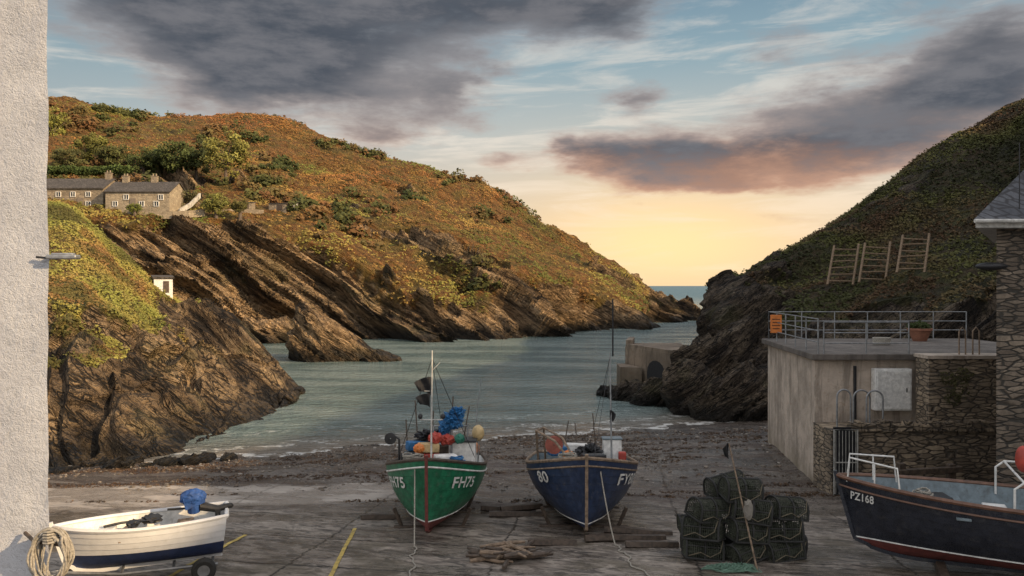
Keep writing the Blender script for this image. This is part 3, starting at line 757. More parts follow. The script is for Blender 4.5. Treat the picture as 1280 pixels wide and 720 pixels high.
for (mt,c_) in ((red,(.2,.2,1.62)),(greynav,(.6,-.3,1.6)),(white,(-.3,.85,1.66)),(bluep,(.55,-.3,1.87)),(darksteel,(-.1,-1.0,1.65)),(yellow,(.2,.2,1.88)),(greynav,(.1,-1.6,1.7)),(orange,(-.75,-1.7,1.65)),(darksteel,(.62,.35,1.62)),(white,(.6,-1.3,1.75)),(darkwood,(-.1,-.4,1.75))):
    bx_('fish_crate',mt,e,c_,(.56,.4,.24),rot=random.uniform(-.4,.4),bevel=.03)
M=MB();M.blob((-.38,-.1,2.55),(.26,.22,.2),4,.55,4,2);M.blob((-.52,-.1,2.76),(.18,.15,.13),4,.6,4,5);M.blob((-.2,-.1,2.35),(.13,.12,.18),4,.6,4,9);M.obj('net_bundle',bluep,e)
M=MB();M.tube([(-.38,-.1,1.3),(-.38,-.1,2.5)],.03,8);M.tube([(-.8,-.2,2.4),(.1,-.2,2.4)],.022,8);M.tube([(-.8,-.2,1.4),(-.8,-.2,2.45)],.022,8);M.tube([(.1,-.2,1.3),(.1,-.2,2.4)],.022,8);M.obj('gantry',steel,e)
M=MB();M.blob((-.28,.15,2.08),(.2,.19,.14),3,.3,3);M.obj('fender',red,e)
M=MB();M.blob((.02,.3,2.14),(.17,.16,.15),3,.3,3,4);M.obj('fender',red,e)
M=MB();M.blob((-.62,.3,2.12),(.13,.13,.13),3,.2);M.obj('fender',paint('green_plastic',(.02,.16,.11),.5),e)
M=MB();M.blob((.4,.6,1.9),(.14,.13,.13),3,.2);M.obj('fender',orange,e)
M=MB();M.blob((.2,-.5,2.1),(.34,.3,.16),4,.6,4,11);M.obj('dark_net_heap',darksteel,e)
M=MB();M.blob((-1.05,-.9,2.15),(.17,.17,.22),3,.05);M.obj('buoy',yellow,e)
M=MB();M.tube([(-1.05,-.9,1.3),(-1.05,-.9,2.0)],.02,6);M.obj('buoy_stand',steel,e)
tb_('aerial',steel,e,[(-.95,-1.3,1.3),(-1.0,-1.3,2.8),(-1.12,-1.3,3.6)],[.02,.015,.008],6)
for (a_,b__) in (((.6,-1.2,1.3),(.75,-1.4,3.0)),((-.2,-1.5,1.3),(-.3,-1.7,3.1)),((.3,-1.5,1.3),(.25,-1.6,2.7)),((-.5,-1.7,1.3),(-.75,-1.9,2.8)),((.85,-.8,1.3),(.95,-1.0,2.5))): tb_('dan_pole',darkwood,e,[a_,b__],.02,6)
M=MB();M.tube([(.95,.3,1.3),(.95,.3,2.1),(1.15,.3,2.25),(1.3,.3,2.2)],.03,8);M.lathe((1.18,.3,2.12),[(.02,-.06),(.15,-.05),(.10,0),(.15,.05),(.02,.06)],16,'Y');M.obj('pot_hauler',darksteel,e)
M=MB();M.tube([(0,1.45,4.2),(0,-2.3,1.7)],.008,4);M.tube([(0,1.45,4.2),(1.0,0,1.6)],.008,4);M.tube([(0,1.45,4.2),(-1.0,0,1.6)],.008,4);M.obj('rigging',darksteel,e)
for y_ in(.3,-1.5): bx_('thwart',wood,e,(0,y_,1.22),(1.95,.28,.05))
ropeheap(e,(.5,1.0,1.6),.28);ropeheap(e,(-.6,1.1,1.6),.22,7,bluep,'rope_heap')
cradle(e,1.9,(1.1,-1.3))
# ---- blue boat
bp2=Boat(5.4,2.95,1.30,1.88,stern=.82,rake=.25,fore=.12,pw=2.8,fb=.50)
bx2,by2=1.83,21.0
e2,h2,bv2=build_boat('fishing_boat','navy blue wooden fishing boat with wooden rail on the slipway',(bx2,by2,zgf(bx2,by2)-.04),(R(4.8),0,headrot(-.22,-5.3)),bp2,[boot,navy],.34,strakes=9,lap=.011,inner=greynav,rail=wood,rub=wood,sole=.5,foredeck=.84,stemmat=wood,stripe=white)
hulltext(e2,bv2,'80',1,1.58,1.28,.37,white,w=1.2,slope=.12);hulltext(e2,bv2,'FY80',-1,1.42,1.22,.37,white,w=1.3,slope=.12)
tb_('mast',steel,e2,[(-.75,.6,1.0),(-.72,.6,4.3)],[.03,.015],8)
M=MB();cloth(M,(-.7,.6,2.85),-.16,.35,Vector((1,0,0)));M.obj('flag',blackcloth_shade,e2,smooth=False)
M=MB();M.tube([(1.15,-1.0,1.3),(1.2,-.6,2.2),(.7,.2,2.0),(.25,.9,1.5)],.035,8);M.tube([(.95,-1.3,1.3),(1.0,-.9,2.25),(.5,-.2,2.05),(.15,.6,1.5)],.03,8);M.tube([(1.2,-.6,2.2),(1.0,-.9,2.25)],.03,6);M.obj('gantry',wood,e2)
M=MB();M.lathe((.72,-.3,1.85),[(.02,-.06),(.24,-.05),(.18,0),(.24,.05),(.02,.06)],20,'Y');M.obj('pot_hauler',paint('dull_red',(.35,.10,.07),.6),e2)
M=MB();M.box((-.9,-1.2,1.65),(.5,.5,.55));M.cur=1;M.box((-.9,-1.2,1.95),(.56,.56,.05));M.obj('engine_box',[white,greynav],e2,bevel=.02)
bx_('fuel_can',red,e2,(-1.12,-.5,1.55),(.2,.25,.22),bevel=.03)
M=MB();M.blob((.35,-.1,1.6),(.16,.15,.14),3,.2);M.obj('fender',orange,e2)
M=MB();M.blob((-.25,-.7,1.6),(.3,.25,.2),4,.6);M.blob((.1,-.5,1.5),(.3,.25,.15),4,.6);M.obj('net_bundle',darksteel,e2)
bx_('fish_crate',darksteel,e2,(-.3,.3,1.55),(.6,.4,.28),rot=.2,bevel=.03);bx_('fish_crate',white,e2,(.1,-1.2,1.65),(.6,.4,.28),rot=-.2,bevel=.03);bx_('fish_crate',bluep,e2,(.6,-1.1,1.6),(.5,.4,.25),rot=.3,bevel=.03)
for (a_,b__) in (((.5,-1.2,1.3),(.3,-1.4,2.4)),((-.5,-1.5,1.3),(-.4,-1.7,2.6)),((0,-1.5,1.3),(.1,-1.9,2.3))): tb_('dan_pole',darkwood,e2,[a_,b__],.018,6)
M=MB();M.tube([(-.72,.6,4.2),(-.2,2.3,1.85)],.007,4);M.tube([(-.72,.6,4.2),(-.3,-2.2,1.5)],.007,4);M.obj('rigging',darksteel,e2)
for y_ in(.7,-1.5): bx_('thwart',wood,e2,(0,y_,1.25),(2.1,.28,.05))
ropeheap(e2,(.4,1.2,1.6),.26)
cradle(e2,2.2,(1.2,-1.3),inn=.85,out=1.05)
# ---- dark boat
bp3=Boat(6.2,2.2,1.40,1.62,stern=.8,rake=.45,fore=.25,pw=2.2)
sx,sy,hx,hy=12.2,14.3,6.98,16.45
cx,cy=(sx+hx)/2,(sy+hy)/2
e3,h3,bv3=build_boat('fishing_boat','dark navy open fishing boat with brown rail and white bow handrail',(cx,cy,zgf(cx,cy)+.06),(0,0,headrot(hx-sx,hy-sy)),bp3,[redb,blackb],.40,strakes=8,lap=.006,inner=greynav,rail=varn,rub=varn,sole=.4,stemmat=blackb,stripe=white)
for sd in(1,-1): hulltext(e3,bv3,'PZ168',sd,2.62,1.27,.23,white,w=.66,slope=.05,off=.015)
for sd in(1,-1):
    M=MB();M.tube([(sd*.62,1.95,1.45),(sd*.60,2.0,1.98),(sd*.2,2.85,2.05),(sd*.16,2.9,1.55)],.02,8);M.tube([(sd*.42,2.4,1.5),(sd*.42,2.4,2.0)],.016,8);M.obj('bow_handrail',white,e3)
M=MB()
for sd in(1,-1): M.tube([(sd*.98,.1,1.3),(sd*.98,.1,1.85),(sd*.98,-.05,1.98),(sd*.95,-.6,2.0),(sd*.95,-.6,1.3)],.022,8)
M.tube([(.98,-.05,1.98),(-.98,-.05,1.98)],.022,8)
M.obj('stern_handrail',white,e3)
bx_('engine_box',greynav,e3,(0,-1.7,1.45),(1.0,.8,.7),bevel=.03)
for y_ in (.9,-.9): bx_('thwart',greynav,e3,(0,y_,1.2),(1.9,.25,.05))
bx_('fish_crate',white,e3,(-.3,.3,1.25),(.5,.4,.2),bevel=.02);bx_('fish_crate',darksteel,e3,(.4,1.2,1.2),(.5,.4,.22),rot=.3,bevel=.02)
ropeheap(e3,(.1,1.5,1.25),.25)
M=MB();M.blob((-.1,-.2,2.25),(.15,.15,.26),3,.03);M.obj('buoy',red,e3)
for y_ in(1.2,-1.5): bx_('cradle_beam',darkwood,e3,(0,y_,0),(1.8,.16,.2))
# ---- white dinghy on trailer
bp4=Boat(2.95,1.3,.76,.88,stern=.8,rake=.25,fore=.15,pw=2.1,keel=.0)
sx,sy,hx,hy=-5.88,15.85,-8.42,14.95
cx,cy=(sx+hx)/2,(sy+hy)/2
e4,h4,bv4=build_boat('dinghy','white clinker dinghy with navy bottom and outboard on a trailer',(cx,cy,zgf(cx,cy)+.25),(R(-2),0,headrot(hx-sx,hy-sy)),bp4,[boot,dinghyw],.34,strakes=4,lap=.009,inner=white,rail=dinghyw,rub=None,sole=.35)
bx_('thwart',wood,e4,(0,.2,.6),(1.1,.22,.03));bx_('thwart',wood,e4,(0,-.8,.6),(1.05,.3,.03))
M=MB();M.blob((0,-.98,1.14),(.15,.24,.17),4,.12,3,4);M.box((0,-.98,1.1),(.24,.38,.24),Matrix.Rotation(R(-18),3,'X'),taper=.85);M.tube([(0,-.98,1.0),(.02,-.98,.85)],.12,10);M.obj('engine_cover',bluetarp,e4,bevel=.05)
M=MB();M.tube([(0,-1.1,.96),(0,-1.42,.86),(0,-1.62,.9)],[.09,.07,.05],10);M.box((0,-1.42,.76),(.2,.1,.22));M.tube([(0,-.9,.94),(.1,-.5,.94)],.022,8);M.lathe((0,-1.62,.9),[(.01,-.1),(.05,-.06),(.05,.08),(.02,.1)],10,'Y');M.obj('outboard_motor',darksteel,e4)
M=MB();M.blob((.15,-.2,.78),(.22,.18,.08),3,.4,4,1);M.tube([(.1,-.1,.79),(-.1,.3,.84),(-.15,.6,.82)],.025,6);M.blob((-.1,.1,.8),(.2,.12,.06),3,.4,4,3);M.obj('rope_heap',darksteel,e4)
bx_('stowed_box',white,e4,(-.1,.55,.7),(.35,.3,.18),bevel=.02)
tr=thing('boat_trailer','galvanised boat trailer with black tyres under the white dinghy','trailer',(cx,cy,zgf(cx,cy)),(0,0,headrot(hx-sx,hy-sy)))
M=MB();M.tube([(-.45,-1.4,.22),(-.45,.3,.22),(0,1.5,.24),(.0,1.8,.24)],.03,6);M.tube([(.45,-1.4,.22),(.45,.3,.22),(0,1.5,.24)],.03,6)
for y_ in(-1.3,-.6,.3): M.tube([(-.45,y_,.22),(.45,y_,.22)],.03,6)
M.tube([(-.7,-1.15,.22),(.7,-1.15,.22)],.03,8);M.obj('frame',steel,tr)
for sd in(1,-1):
    M=MB();M.lathe((sd*.74,-1.15,.22),[(.11,-.07),(.18,-.08),(.22,-.05),(.225,0),(.22,.05),(.18,.08),(.11,.07)],28,'X');w_=M.obj('wheel',rubber,tr)
    M=MB();M.lathe((sd*.74,-1.15,.22),[(.0,.03),(.05,.05),(.06,.03),(.10,.02),(.12,.06),(.12,-.06),(.0,-.05)],20,'X');M.obj('rim',steel,w_)
# ------------------------------------------------------------ mooring ropes
def gpath(pts,lift=.02,n=14,wob=.05):
    out=[]
    for i in range(len(pts)-1):
        for k in range(n):
            f=k/n;x=pts[i][0]*(1-f)+pts[i+1][0]*f;y=pts[i][1]*(1-f)+pts[i+1][1]*f
            x+=wob*math.sin((i*n+k)*.45)+wob*.5*math.sin((i*n+k)*1.1)
            out.append(Vector((x,y,zgf(x,y)+lift)))
    return out
def sag(a,b,s,n=12):
    a=Vector(a);b=Vector(b);return [a.lerp(b,k/n)-Vector((0,0,s*4*(k/n)*(1-k/n))) for k in range(n)]
gb=e.matrix_basis@Vector((.3,2.3,1.8));bb_=e2.matrix_basis@Vector((-.3,2.35,1.82))
M=MB();M.tube(sag(gb,(-2.15,17.6,zgf(-2.15,17.6)+.02),.12)+gpath([(-2.15,17.6),(-2.05,16.5),(-1.9,15),(-1.8,13)]),.016,6);tag(M.obj('mooring_rope',rope),'pale rope from the green boat bow to the slipway','rope')
M=MB();M.tube(sag(bb_,(2.3,17.8,zgf(2.3,17.8)+.02),.15)+gpath([(2.3,17.8),(2.4,17),(2.45,16),(2.9,14.5)]),.016,6);tag(M.obj('mooring_rope',rope),'pale rope from the navy boat bow to the slipway','rope')
# ------------------------------------------------------------ timbers, driftwood
for i,(x,y,l,a,z0) in enumerate([(2.6,18.3,1.9,.15,.05),(3.0,19.0,1.6,-.1,.05),(.1,21.0,1.4,.1,.05),(-.1,21.6,1.5,-.2,.05),(.25,21.3,1.2,.4,.16),(-3.4,20.7,1.0,.2,.05),(.9,17.9,1.1,.05,.05),(3.1,17.7,1.2,.1,.05)]):
    M=MB();M.tube([(-l/2,0,0),(-l*.2,random.uniform(-.04,.04),.01),(l*.2,random.uniform(-.04,.04),0),(l/2,0,0)],[.09,.10,.09,.08],5);o=M.obj('timber_baulk',darkwood,None,loc=(x,y,zgf(x,y)+z0),rot=(0,R(2),a))
    tag(o,'dark wet timber baulk lying on the slipway','timber','timbers lying round the boats')
for i in range(42):
    a=random.gauss(0,.55);l=random.uniform(.25,1.1);r_=random.uniform(.022,.07)
    x=-.03+random.gauss(0,.3);y=16.6+random.gauss(0,.24);z=zgf(x,y)+r_+random.uniform(0,.26)*max(0,1-abs(x)/.6)
    M=MB();dx=math.cos(a)*l/2;dy=math.sin(a)*l/2;nx_,ny_=-math.sin(a),math.cos(a);q1=random.uniform(-.08,.08);q2=random.uniform(-.08,.08)
    M.tube([(-dx,-dy,random.uniform(-.03,.05)),(-dx*.4+nx_*q1,-dy*.4+ny_*q1,.02),(dx*.3+nx_*q2,dy*.3+ny_*q2,.0),(dx,dy,random.uniform(-.03,.08))],[r_*.7,r_,r_*.9,r_*.5],7)
    o=M.obj('driftwood_branch',wood if i%2==0 else darkwood,None,loc=(x,y,z));tag(o,'brown crooked driftwood piece in a low heap','driftwood','heap of driftwood')
# ------------------------------------------------------------ lobster pots
potnet=paint('dark_pot_net',(.058,.064,.046),.85,var=.5)
pw,pd,ph=.76,.54,.42
pot=thing('lobster_pot','black netted lobster pot in a stack on the slipway','lobster pot',(0,0,-50),group='stack of lobster pots')
M=MB();rr=.022
def arch(x,k=1,n=12):
    return [(x,-math.cos(math.pi*i/n)*pd/2*k,max(0,math.sin(math.pi*i/n))**.6*ph*k) for i in range(n+1)]
for x in(-pw/2,0,pw/2): M.tube(arch(x),rr,6)
M.tube([(-pw/2,-pd/2,0),(pw/2,-pd/2,0),(pw/2,pd/2,0),(-pw/2,pd/2,0)],rr,6,closed=True)
M.tube([(-pw/2,0,ph),(pw/2,0,ph)],rr,6);M.tube([(-pw/2,-pd*.42,ph*.6),(pw/2,-pd*.42,ph*.6)],rr*.7,5)
for k in range(5): M.box((0,-pd/2+pd*(k+.5)/5,.0),(pw,.05,.015))
M.obj('frame',rubber,pot)
M=MB()
for i in range(17): M.tube(arch(-pw/2+pw*(i+.5)/17,.97),.007,3)
for k in range(1,19):
    a=math.pi*k/19;y=-math.cos(a)*pd/2*.97;z=math.sin(a)**.6*ph*.97
    M.tube([(-pw/2,y,z),(pw/2,y,z)],.007,3)
for sd in(-1,1):
    for k in range(1,10):
        y=-pd/2+pd*k/10;a=math.acos(max(-1,min(1,-y/(pd/2))));M.tube([(sd*pw/2,y,0),(sd*pw/2,y,math.sin(a)**.6*ph)],.007,3)
    for k in range(1,8):
        z=ph*k/8.5;w_=pd/2*math.sqrt(max(0,1-(z/ph)**3.3));M.tube([(sd*pw/2,-w_,z),(sd*pw/2,w_,z)],.007,3)
M.lathe((0,-.05,.2),[(.17,-.16),(.1,-.05),(.09,.1)],12,'Y')
M.blob((.2,.05,.16),(.15,.18,.14),3,.6,4);M.blob((-.2,.0,.16),(.16,.18,.14),3,.6,4,3)
M.obj('netting',potnet,pot)
M=MB();M.tube([(-.34,-.27,.05),(-.1,-.29,.14),(.1,-.29,.06),(.3,-.28,.18),(.36,-.2,.4)],.010,5);M.obj('bridle_rope',paint('tan_twine',(.15,.125,.085),.9),pot)
first=True
for lv,row in enumerate([[(-.95,0),(-.1,-.1),(.8,.05),(-.9,.65),(0,.65),(.95,.65)],[(-.86,.05),(-.02,.0),(.78,.1),(-.8,.7),(.2,.7)],[(-.8,.15),(.12,.1),(.82,.25),(-.1,.75)],[(-.12,.2),(-.3,.75)]]):
    for (x,y) in row:
        X0=4.93+x+random.uniform(-.09,.09);Y0=16.7+y+random.uniform(-.06,.06);z=zgf(X0,Y0)+lv*.41+.02
        rt=(random.uniform(-.18,.18),random.uniform(-.18,.18),random.uniform(-.6,.6))
        if first: pot.location=(X0,Y0,z);pot.rotation_euler=rt;first=False
        else: dup(pot,(X0,Y0,z),rt)
px_,py_=4.75,15.8
d_=thing('marker_pole','pole with ragged flag leaning on the lobster pots','marker pole')
tb_('pole',wood,d_,[(px_+.1,py_,zgf(px_,py_)),(px_-.3,py_+.6,zgf(px_,py_)+2.4)],[.020,.013],8)
M=MB();M.blob((px_-.02,py_+.2,zgf(px_,py_)+1.15),(.09,.08,.2),3,.25,3,2);M.obj('float_bundle',paint('sack_grey',(.24,.22,.19),.9),d_)
M=MB();cloth(M,(px_-.3,py_+.6,zgf(px_,py_)+2.4),-.12,.35);M.obj('flag',blackcloth_shade,d_,smooth=False)
M=MB()
for k in range(46):
    a=random.uniform(0,6.28);r0=random.uniform(.05,.42);x0=4.35+random.uniform(-.2,.2);y0=15.8
    pts=[]
    for i in range(12):
        aa=a+i*.35;rr_=r0*(1+.25*math.sin(i*1.7+k));x=x0+math.cos(aa)*rr_;y=y0+math.sin(aa)*rr_*.6
        pts.append((x,y,zgf(x,y)+.02+random.uniform(0,.16)*(1-rr_/.6)))
    M.tube(pts,.008,4)
tag(M.obj('fishing_net',paint('green_net',(.14,.24,.18),.9)),'tangled pale green fishing net heap on the ground','fishing net')
# ------------------------------------------------------------ yellow lines
ylw=paint('yellow_road_paint',(.52,.38,.10),.8,var=.3,dirt=1.0,dirtcol=(.15,.13,.10),scale=4)
def gline(name,a,b,w):
    n=60;vs=[];fs=[];a=Vector(a);b=Vector(b);d=(b-a).normalized();nn=Vector((-d.y,d.x))*w/2
    for i in range(n+1):
        p=a.lerp(b,i/n)
        for s_ in(-1,1):
            q=p+nn*s_;vs.append((q.x,q.y,zgf(q.x,q.y)+.016))
    for i in range(n): fs.append((2*i,2*i+1,2*i+3,2*i+2))
    M=MB();M.add(vs,fs);o=M.obj(name,ylw);o['kind']='structure';return o
gline('painted_line',(-3.47,15.2),(-3.85,19.6),.09)
gline('painted_line',(-6.6,15.0),(-6.3,18.9),.09)
# ------------------------------------------------------------ near white wall building
m,g,b=newmat('roughcast_white');co=objco(g)
n1=g.noise(co,13,6,.75);n2=g.noise(co,1.2,5,.6);n3=g.noise(co,50,2,.7)
c=g.mix(g.mr(n2,.3,.7),(.48,.49,.53),(.59,.60,.635));c=g.mix(g.mr(n1,.37,.47,.38,0),c,(.30,.305,.32))
c=g.mix(g.mr(g.noise(co,5,6,.8),.66,.70,0,.65),c,(.22,.18,.155))
g.put(b.inputs['Base Color'],c);b.inputs['Roughness'].default_value=.95
g.put(b.inputs['Normal'],g.bump(g.m('ADD',n1,g.m('MULTIPLY',n3,.4)),.8,.045))
hb=thing('white_building','white roughcast building corner beside the slipway','building',(0,0,0))
M=MB()
def wallgrid(M,o,ax,ay,nx,ny,nrm,amp):
    o=np.array(o);ax=np.array(ax);ay=np.array(ay);nrm=np.array(nrm)
    A,B_=np.meshgrid(np.linspace(0,1,nx),np.linspace(0,1,ny),indexing='ij')
    P=o+A[...,None]*ax+B_[...,None]*ay
    ed=np.minimum(A,1-A)*nx
    d=fbm(P[...,0]*2.5,P[...,1]*2.5+3,P[...,2]*2.5,4)*amp
    P=P+nrm*d[...,None]*np.clip(ed,0,1)[...,None]
    P[...,0]+=np.where(A>.99,fbm(P[...,2]*1.3,2,3,3)*.035,0)
    M.add(P.reshape(-1,3).tolist(),gridF(nx,ny).tolist())
wallgrid(M,(-11,9,-1),(5.78,0,0),(0,0,15),80,200,(0,-1,0),.03)
M.add([(-11,9.06,14),(-5.27,9.06,14),(-8.4,13,14),(-11,13,14),(-11,9.06,-1),(-11,13,-1),(-8.4,13,-1),(-5.27,9.06,-1)],[(0,1,2,3),(0,3,5,4),(3,2,6,5),(1,2,6,7)])
M.obj('wall',m,hb,angle=50)
lm=thing('wall_lamp','grey flat wall lamp on a short bracket on the white wall','lamp',(-5.22,8.95,7.3))
tb_('bracket',darksteel,lm,[(-.1,.0,.02),(.12,0,.0),(.22,-.02,.02)],.014,8)
M=MB();M.box((.2,0,.02),(.34,.12,.05));M.box((.2,0,.05),(.24,.09,.03));M.obj('lamp_head',steel,lm,bevel=.02)
rc_=thing('rope_coil','coil of thick pale rope hung on a wooden pole','rope',(-5.03,8.75,4.22))
M=MB()
for k in range(15):
    a0=random.uniform(0,6.28);rx=.13+.075*random.random();rz=.22+.09*random.random();ox=random.uniform(-.03,.03)
    M.tube([(ox+math.cos(a0+t*.2618)*rx*(1+.06*math.sin(t+k)),.02*math.sin(t*.7+k)-.01*k+.05,-.16+ox+math.sin(a0+t*.2618)*rz) for t in range(24)],.0125,7,closed=True)
M.tube([(.03,-.05,.12),(.05,-.08,.0),(.0,-.09,-.2),(-.02,-.08,-.5),(-.12,-.05,-.95),(-.1,0,-1.6)],.012,7)
M.tube([(-.1,0,-1.5),(-.16,-.03,-.9),(-.1,-.05,-.4),(-.05,-.06,0)],.012,7)
for k in range(5): M.tube([(.07*math.cos(t),-.03+.09*math.sin(t),.1-.03*k+.01*t*.3) for t in [i*.7 for i in range(9)]],.0125,6,closed=True)
M.obj('coil',rope,rc_)
pl=thing('wooden_pole','short wooden pole projecting from the wall carrying rope','pole',(-5.03,8.75,4.2))
tb_('pole',darkwood,pl,[(-.42,.2,.03),(-.2,0.0,.0),(.12,-.02,-.04)],[.022,.02,.016],8)
# ------------------------------------------------------------ right: concrete terrace building
def prism(M,poly,z0,z1):
    n=len(poly);M.add([(x,y,z0) for x,y in poly]+[(x,y,z1) for x,y in poly],[tuple(range(n))[::-1],tuple(range(n,2*n))]+[(i,(i+1)%n,n+(i+1)%n,n+i) for i in range(n)])
tb=thing('concrete_building','flat-roofed concrete harbour building with roof terrace','building')
M=MB();prism(M,[(9.66,25.5),(18.5,25.5),(18.5,32.5),(10.4,32.5)],-.2,4.64);M.obj('wall',conc,tb,smooth=False)
M=MB();prism(M,[(9.48,25.25),(18.6,25.25),(18.6,32.7),(10.2,32.7)],4.64,4.84);M.obj('roof',dconc,tb,smooth=False,bevel=.03)
bx_('recess_shade_panel',dconc,tb,(14.0,25.44,3.4),(2.2,.1,1.9))  # dark panel on the wall face stands in for a recess's shade
bx_('drain_pipe',darksteel,tb,(10.9,25.42,3.3),(.08,.08,2.3))
rl=thing('terrace_railing','galvanised steel railing around the flat roof terrace','railing')
zt=4.84
def railrun(a,b,n,z=zt,h=1.1):
    a=Vector(a);b=Vector(b)
    for i in range(n+1):
        p=a.lerp(b,i/n);tb_('post',steel,rl,[(p.x,p.y,z),(p.x,p.y,z+h)],.024,8)
    for hh in(h,h*.66,h*.33): tb_('rail',steel,rl,[(a.x,a.y,z+hh),(b.x,b.y,z+hh)],.018,8)
railrun((9.72,25.4,0),(10.4,32.4,0),5);railrun((10.4,32.4,0),(18.4,32.4,0),6);railrun((9.9,25.4,0),(12.6,25.4,0),2,h=1.0)
sg=thing('warning_sign','small orange warning sign fixed to the terrace railing','sign',(10.2,30.9,5.52))
bx_('sign_board',orange,sg,(0,0,0),(.44,.03,.7));M=MB()
for k in range(4): M.box((0,-.018,.18-k*.12),(.32-.05*(k%2),.004,.03))
M.obj('sign_text_lines',blackcloth_shade,sg)
fp=thing('flower_pot','terracotta pot with trailing plant on the roof terrace','plant pot',(15.9,31.2,4.84))
M=MB();M.lathe((0,0,0),[(.0,0),(.25,0),(.42,.42),(.46,.42),(.46,.5),(.38,.5),(.36,.44),(0,.44)],20);M.obj('pot',paint('terracotta',(.30,.13,.08),.8),fp)
V,F,c=leafcloud(np.array([[0,0,.62],[.25,0,.55],[-.25,.1,.55]]),np.array([.28,.2,.2]),160,.05,np.array([(.06,.08,.03)]*3))
o=npmesh('foliage',V,F,leafm,col=c,smooth=False);o.parent=fp
tw=thing('coiled_hose','pale coiled hose heap lying on the roof terrace','hose',(13.4,29.0,4.86))
M=MB()
for k in range(6): M.tube([(math.cos(t*.45+k)*.3,math.sin(t*.45+k)*.2,.04+.04*k) for t in range(14)],.03,6,closed=True)
M.obj('hose',rope,tw)
cab=thing('electrical_cabinet','white electrical cabinet mounted on the concrete wall','cabinet',(12.0,25.3,3.72))
bx_('cabinet_body',white,cab,(0,0,0),(1.16,.3,1.32),bevel=.02);bx_('door',white,cab,(.0,-.165,0),(1.04,.02,1.2))
bx_('handle',darksteel,cab,(.4,-.19,0),(.03,.03,.14))
for i,(x0,w_) in enumerate([(10.0,.42),(10.45,.5),(10.8,.5)]):
    M=MB();n=10;zb=2.6;ht=1.2
    y_=24.6-i*.12
    M.tube([(x0,y_,zb)]+[(x0+w_/2-math.cos(math.pi*k/n)*w_/2,y_,zb+ht-w_/2+math.sin(math.pi*k/n)*w_/2) for k in range(n+1)]+[(x0+w_,y_,zb)],.028,8)
    tag(M.obj('hoop_rail',steel),'galvanised hoop handrail standing on the lower terrace','handrail','hoop rails on the terrace')
st=thing('stone_retaining_wall','rubble slate retaining wall with upright jagged coping','wall')
M=MB();M.box((12.75,24.75,1.0),(6.3,1.45,3.3));M.obj('wall',stone,st)
M=MB();x=10.2
while x<15.4:
    w_=random.uniform(.05,.11);h_=random.uniform(.16,.34)
    M.box((x,24.1,2.65+h_/2-.02),(w_,.32,h_),Matrix.Rotation(random.uniform(-.15,.15),3,'Y'));x+=w_+.01
M.obj('coping',stone,st,smooth=False)
gt=thing('metal_gate','pale barred metal gate set in the stone wall','gate',(9.98,23.93,zgf(9.98,23.9)))
bx_('opening_shade_panel',blackcloth_shade,gt,(0,.03,1.0),(.72,.03,2.1))  # flat black panel painted as the shade behind the bars
M=MB()
for k in range(7): M.tube([(-.3+.1*k,-.03,.05),(-.3+.1*k,-.03,1.95)],.012,6)
M.obj('gate_bars',dullsteel,gt)
M=MB();M.tube([(-.35,-.03,.03),(.35,-.03,.03),(.35,-.03,1.98),(-.35,-.03,1.98)],.026,6,closed=True);M.tube([(-.35,-.03,1),(.35,-.03,1)],.02,6);M.obj('gate_frame',dullsteel,gt)
pw_=thing('stone_parapet','rough slate stone parapet wall beside the roof terrace','wall')
M=MB();M.box((14.5,24.65,3.72),(3.7,.8,2.1));M.obj('wall',stone,pw_)
M=MB();M.box((14.5,24.65,4.83),(3.8,.9,.1));M.obj('coping',conc,pw_)
V,F,c=leafcloud(np.array([[13.2,24.2,4.2],[13.5,24.2,3.9],[13.7,24.2,4.3],[13.4,24.2,3.6]]),np.array([.35,.4,.3,.35]),90,.05,np.array([(.085,.08,.04)]*4),.8)
V[:,1]=24.22+(V[:,1]-24.22)*.15
o=npmesh('ivy_plant',V,F,leafm,col=c,smooth=False);tag(o,'small sparse ivy patch growing on the stone parapet','plant')
for i in range(2):
    M=MB();x0=13.75+i*.42;M.tube([(x0,24.6,4.85),(x0,24.6,5.6),(x0+.1,24.6,5.72),(x0+.2,24.6,5.6),(x0+.2,24.6,4.85)],.022,8)
    tag(M.obj('ladder_handle',wood),'tan metal hoop handle at the top of the parapet','handrail','hoop handles on the parapet')
tf=thing('timber_barrier','dark timber barrier rail before the stone wall','barrier')
bx_('rail',darkwood,tf,(11.6,22.3,zgf(11.6,22.3)+1.0),(1.9,.16,.16),Matrix.Rotation(R(-3),3,'Y'),.02)
for x in(10.9,12.3): bx_('post',darkwood,tf,(x,22.4,zgf(x,22.4)+.55),(.2,.2,1.3),bevel=.02)
# stone house at far right
sh=thing('stone_house','slate-roofed rubble stone house with white eaves','house')
M=MB();prism(M,[(10.9,18),(18,18),(18,23.5),(14.9,23.5)],.3,8.4);M.obj('wall',stoneD,sh,smooth=False)
FL,FR,BR,BL=(10.15,17.6,8.45),(18.6,17.6,8.45),(18.6,24,8.45),(14.4,24,8.45);AP,AR=(14.6,20.8,11.3),(18.6,20.8,11.3)
M=MB();M.add([FL,FR,BR,BL,AP,AR],[(0,1,5,4),(3,4,5,2),(0,4,3),(1,2,5)]);M.obj('roof',slate,sh,smooth=False)
M=MB();M.add([(10.23,17.66,8.43),(18.6,17.66,8.43),(18.6,23.9,8.43),(14.4,23.9,8.43),(10.23,17.66,8.28),(18.6,17.66,8.28),(18.6,23.9,8.28),(14.4,23.9,8.28)],[(0,1,5,4),(3,0,4,7),(4,5,6,7),(0,1,2,3)]);M.obj('eaves',mastp,sh,smooth=False)
tb_('gutter',mastp,sh,[(10.15,17.55,8.42),(18.6,17.55,8.42)],.045,8)
tb_('aerial',darksteel,sh,[(11.35,17.9,8.3),(11.35,17.9,10.2)],.012,6)
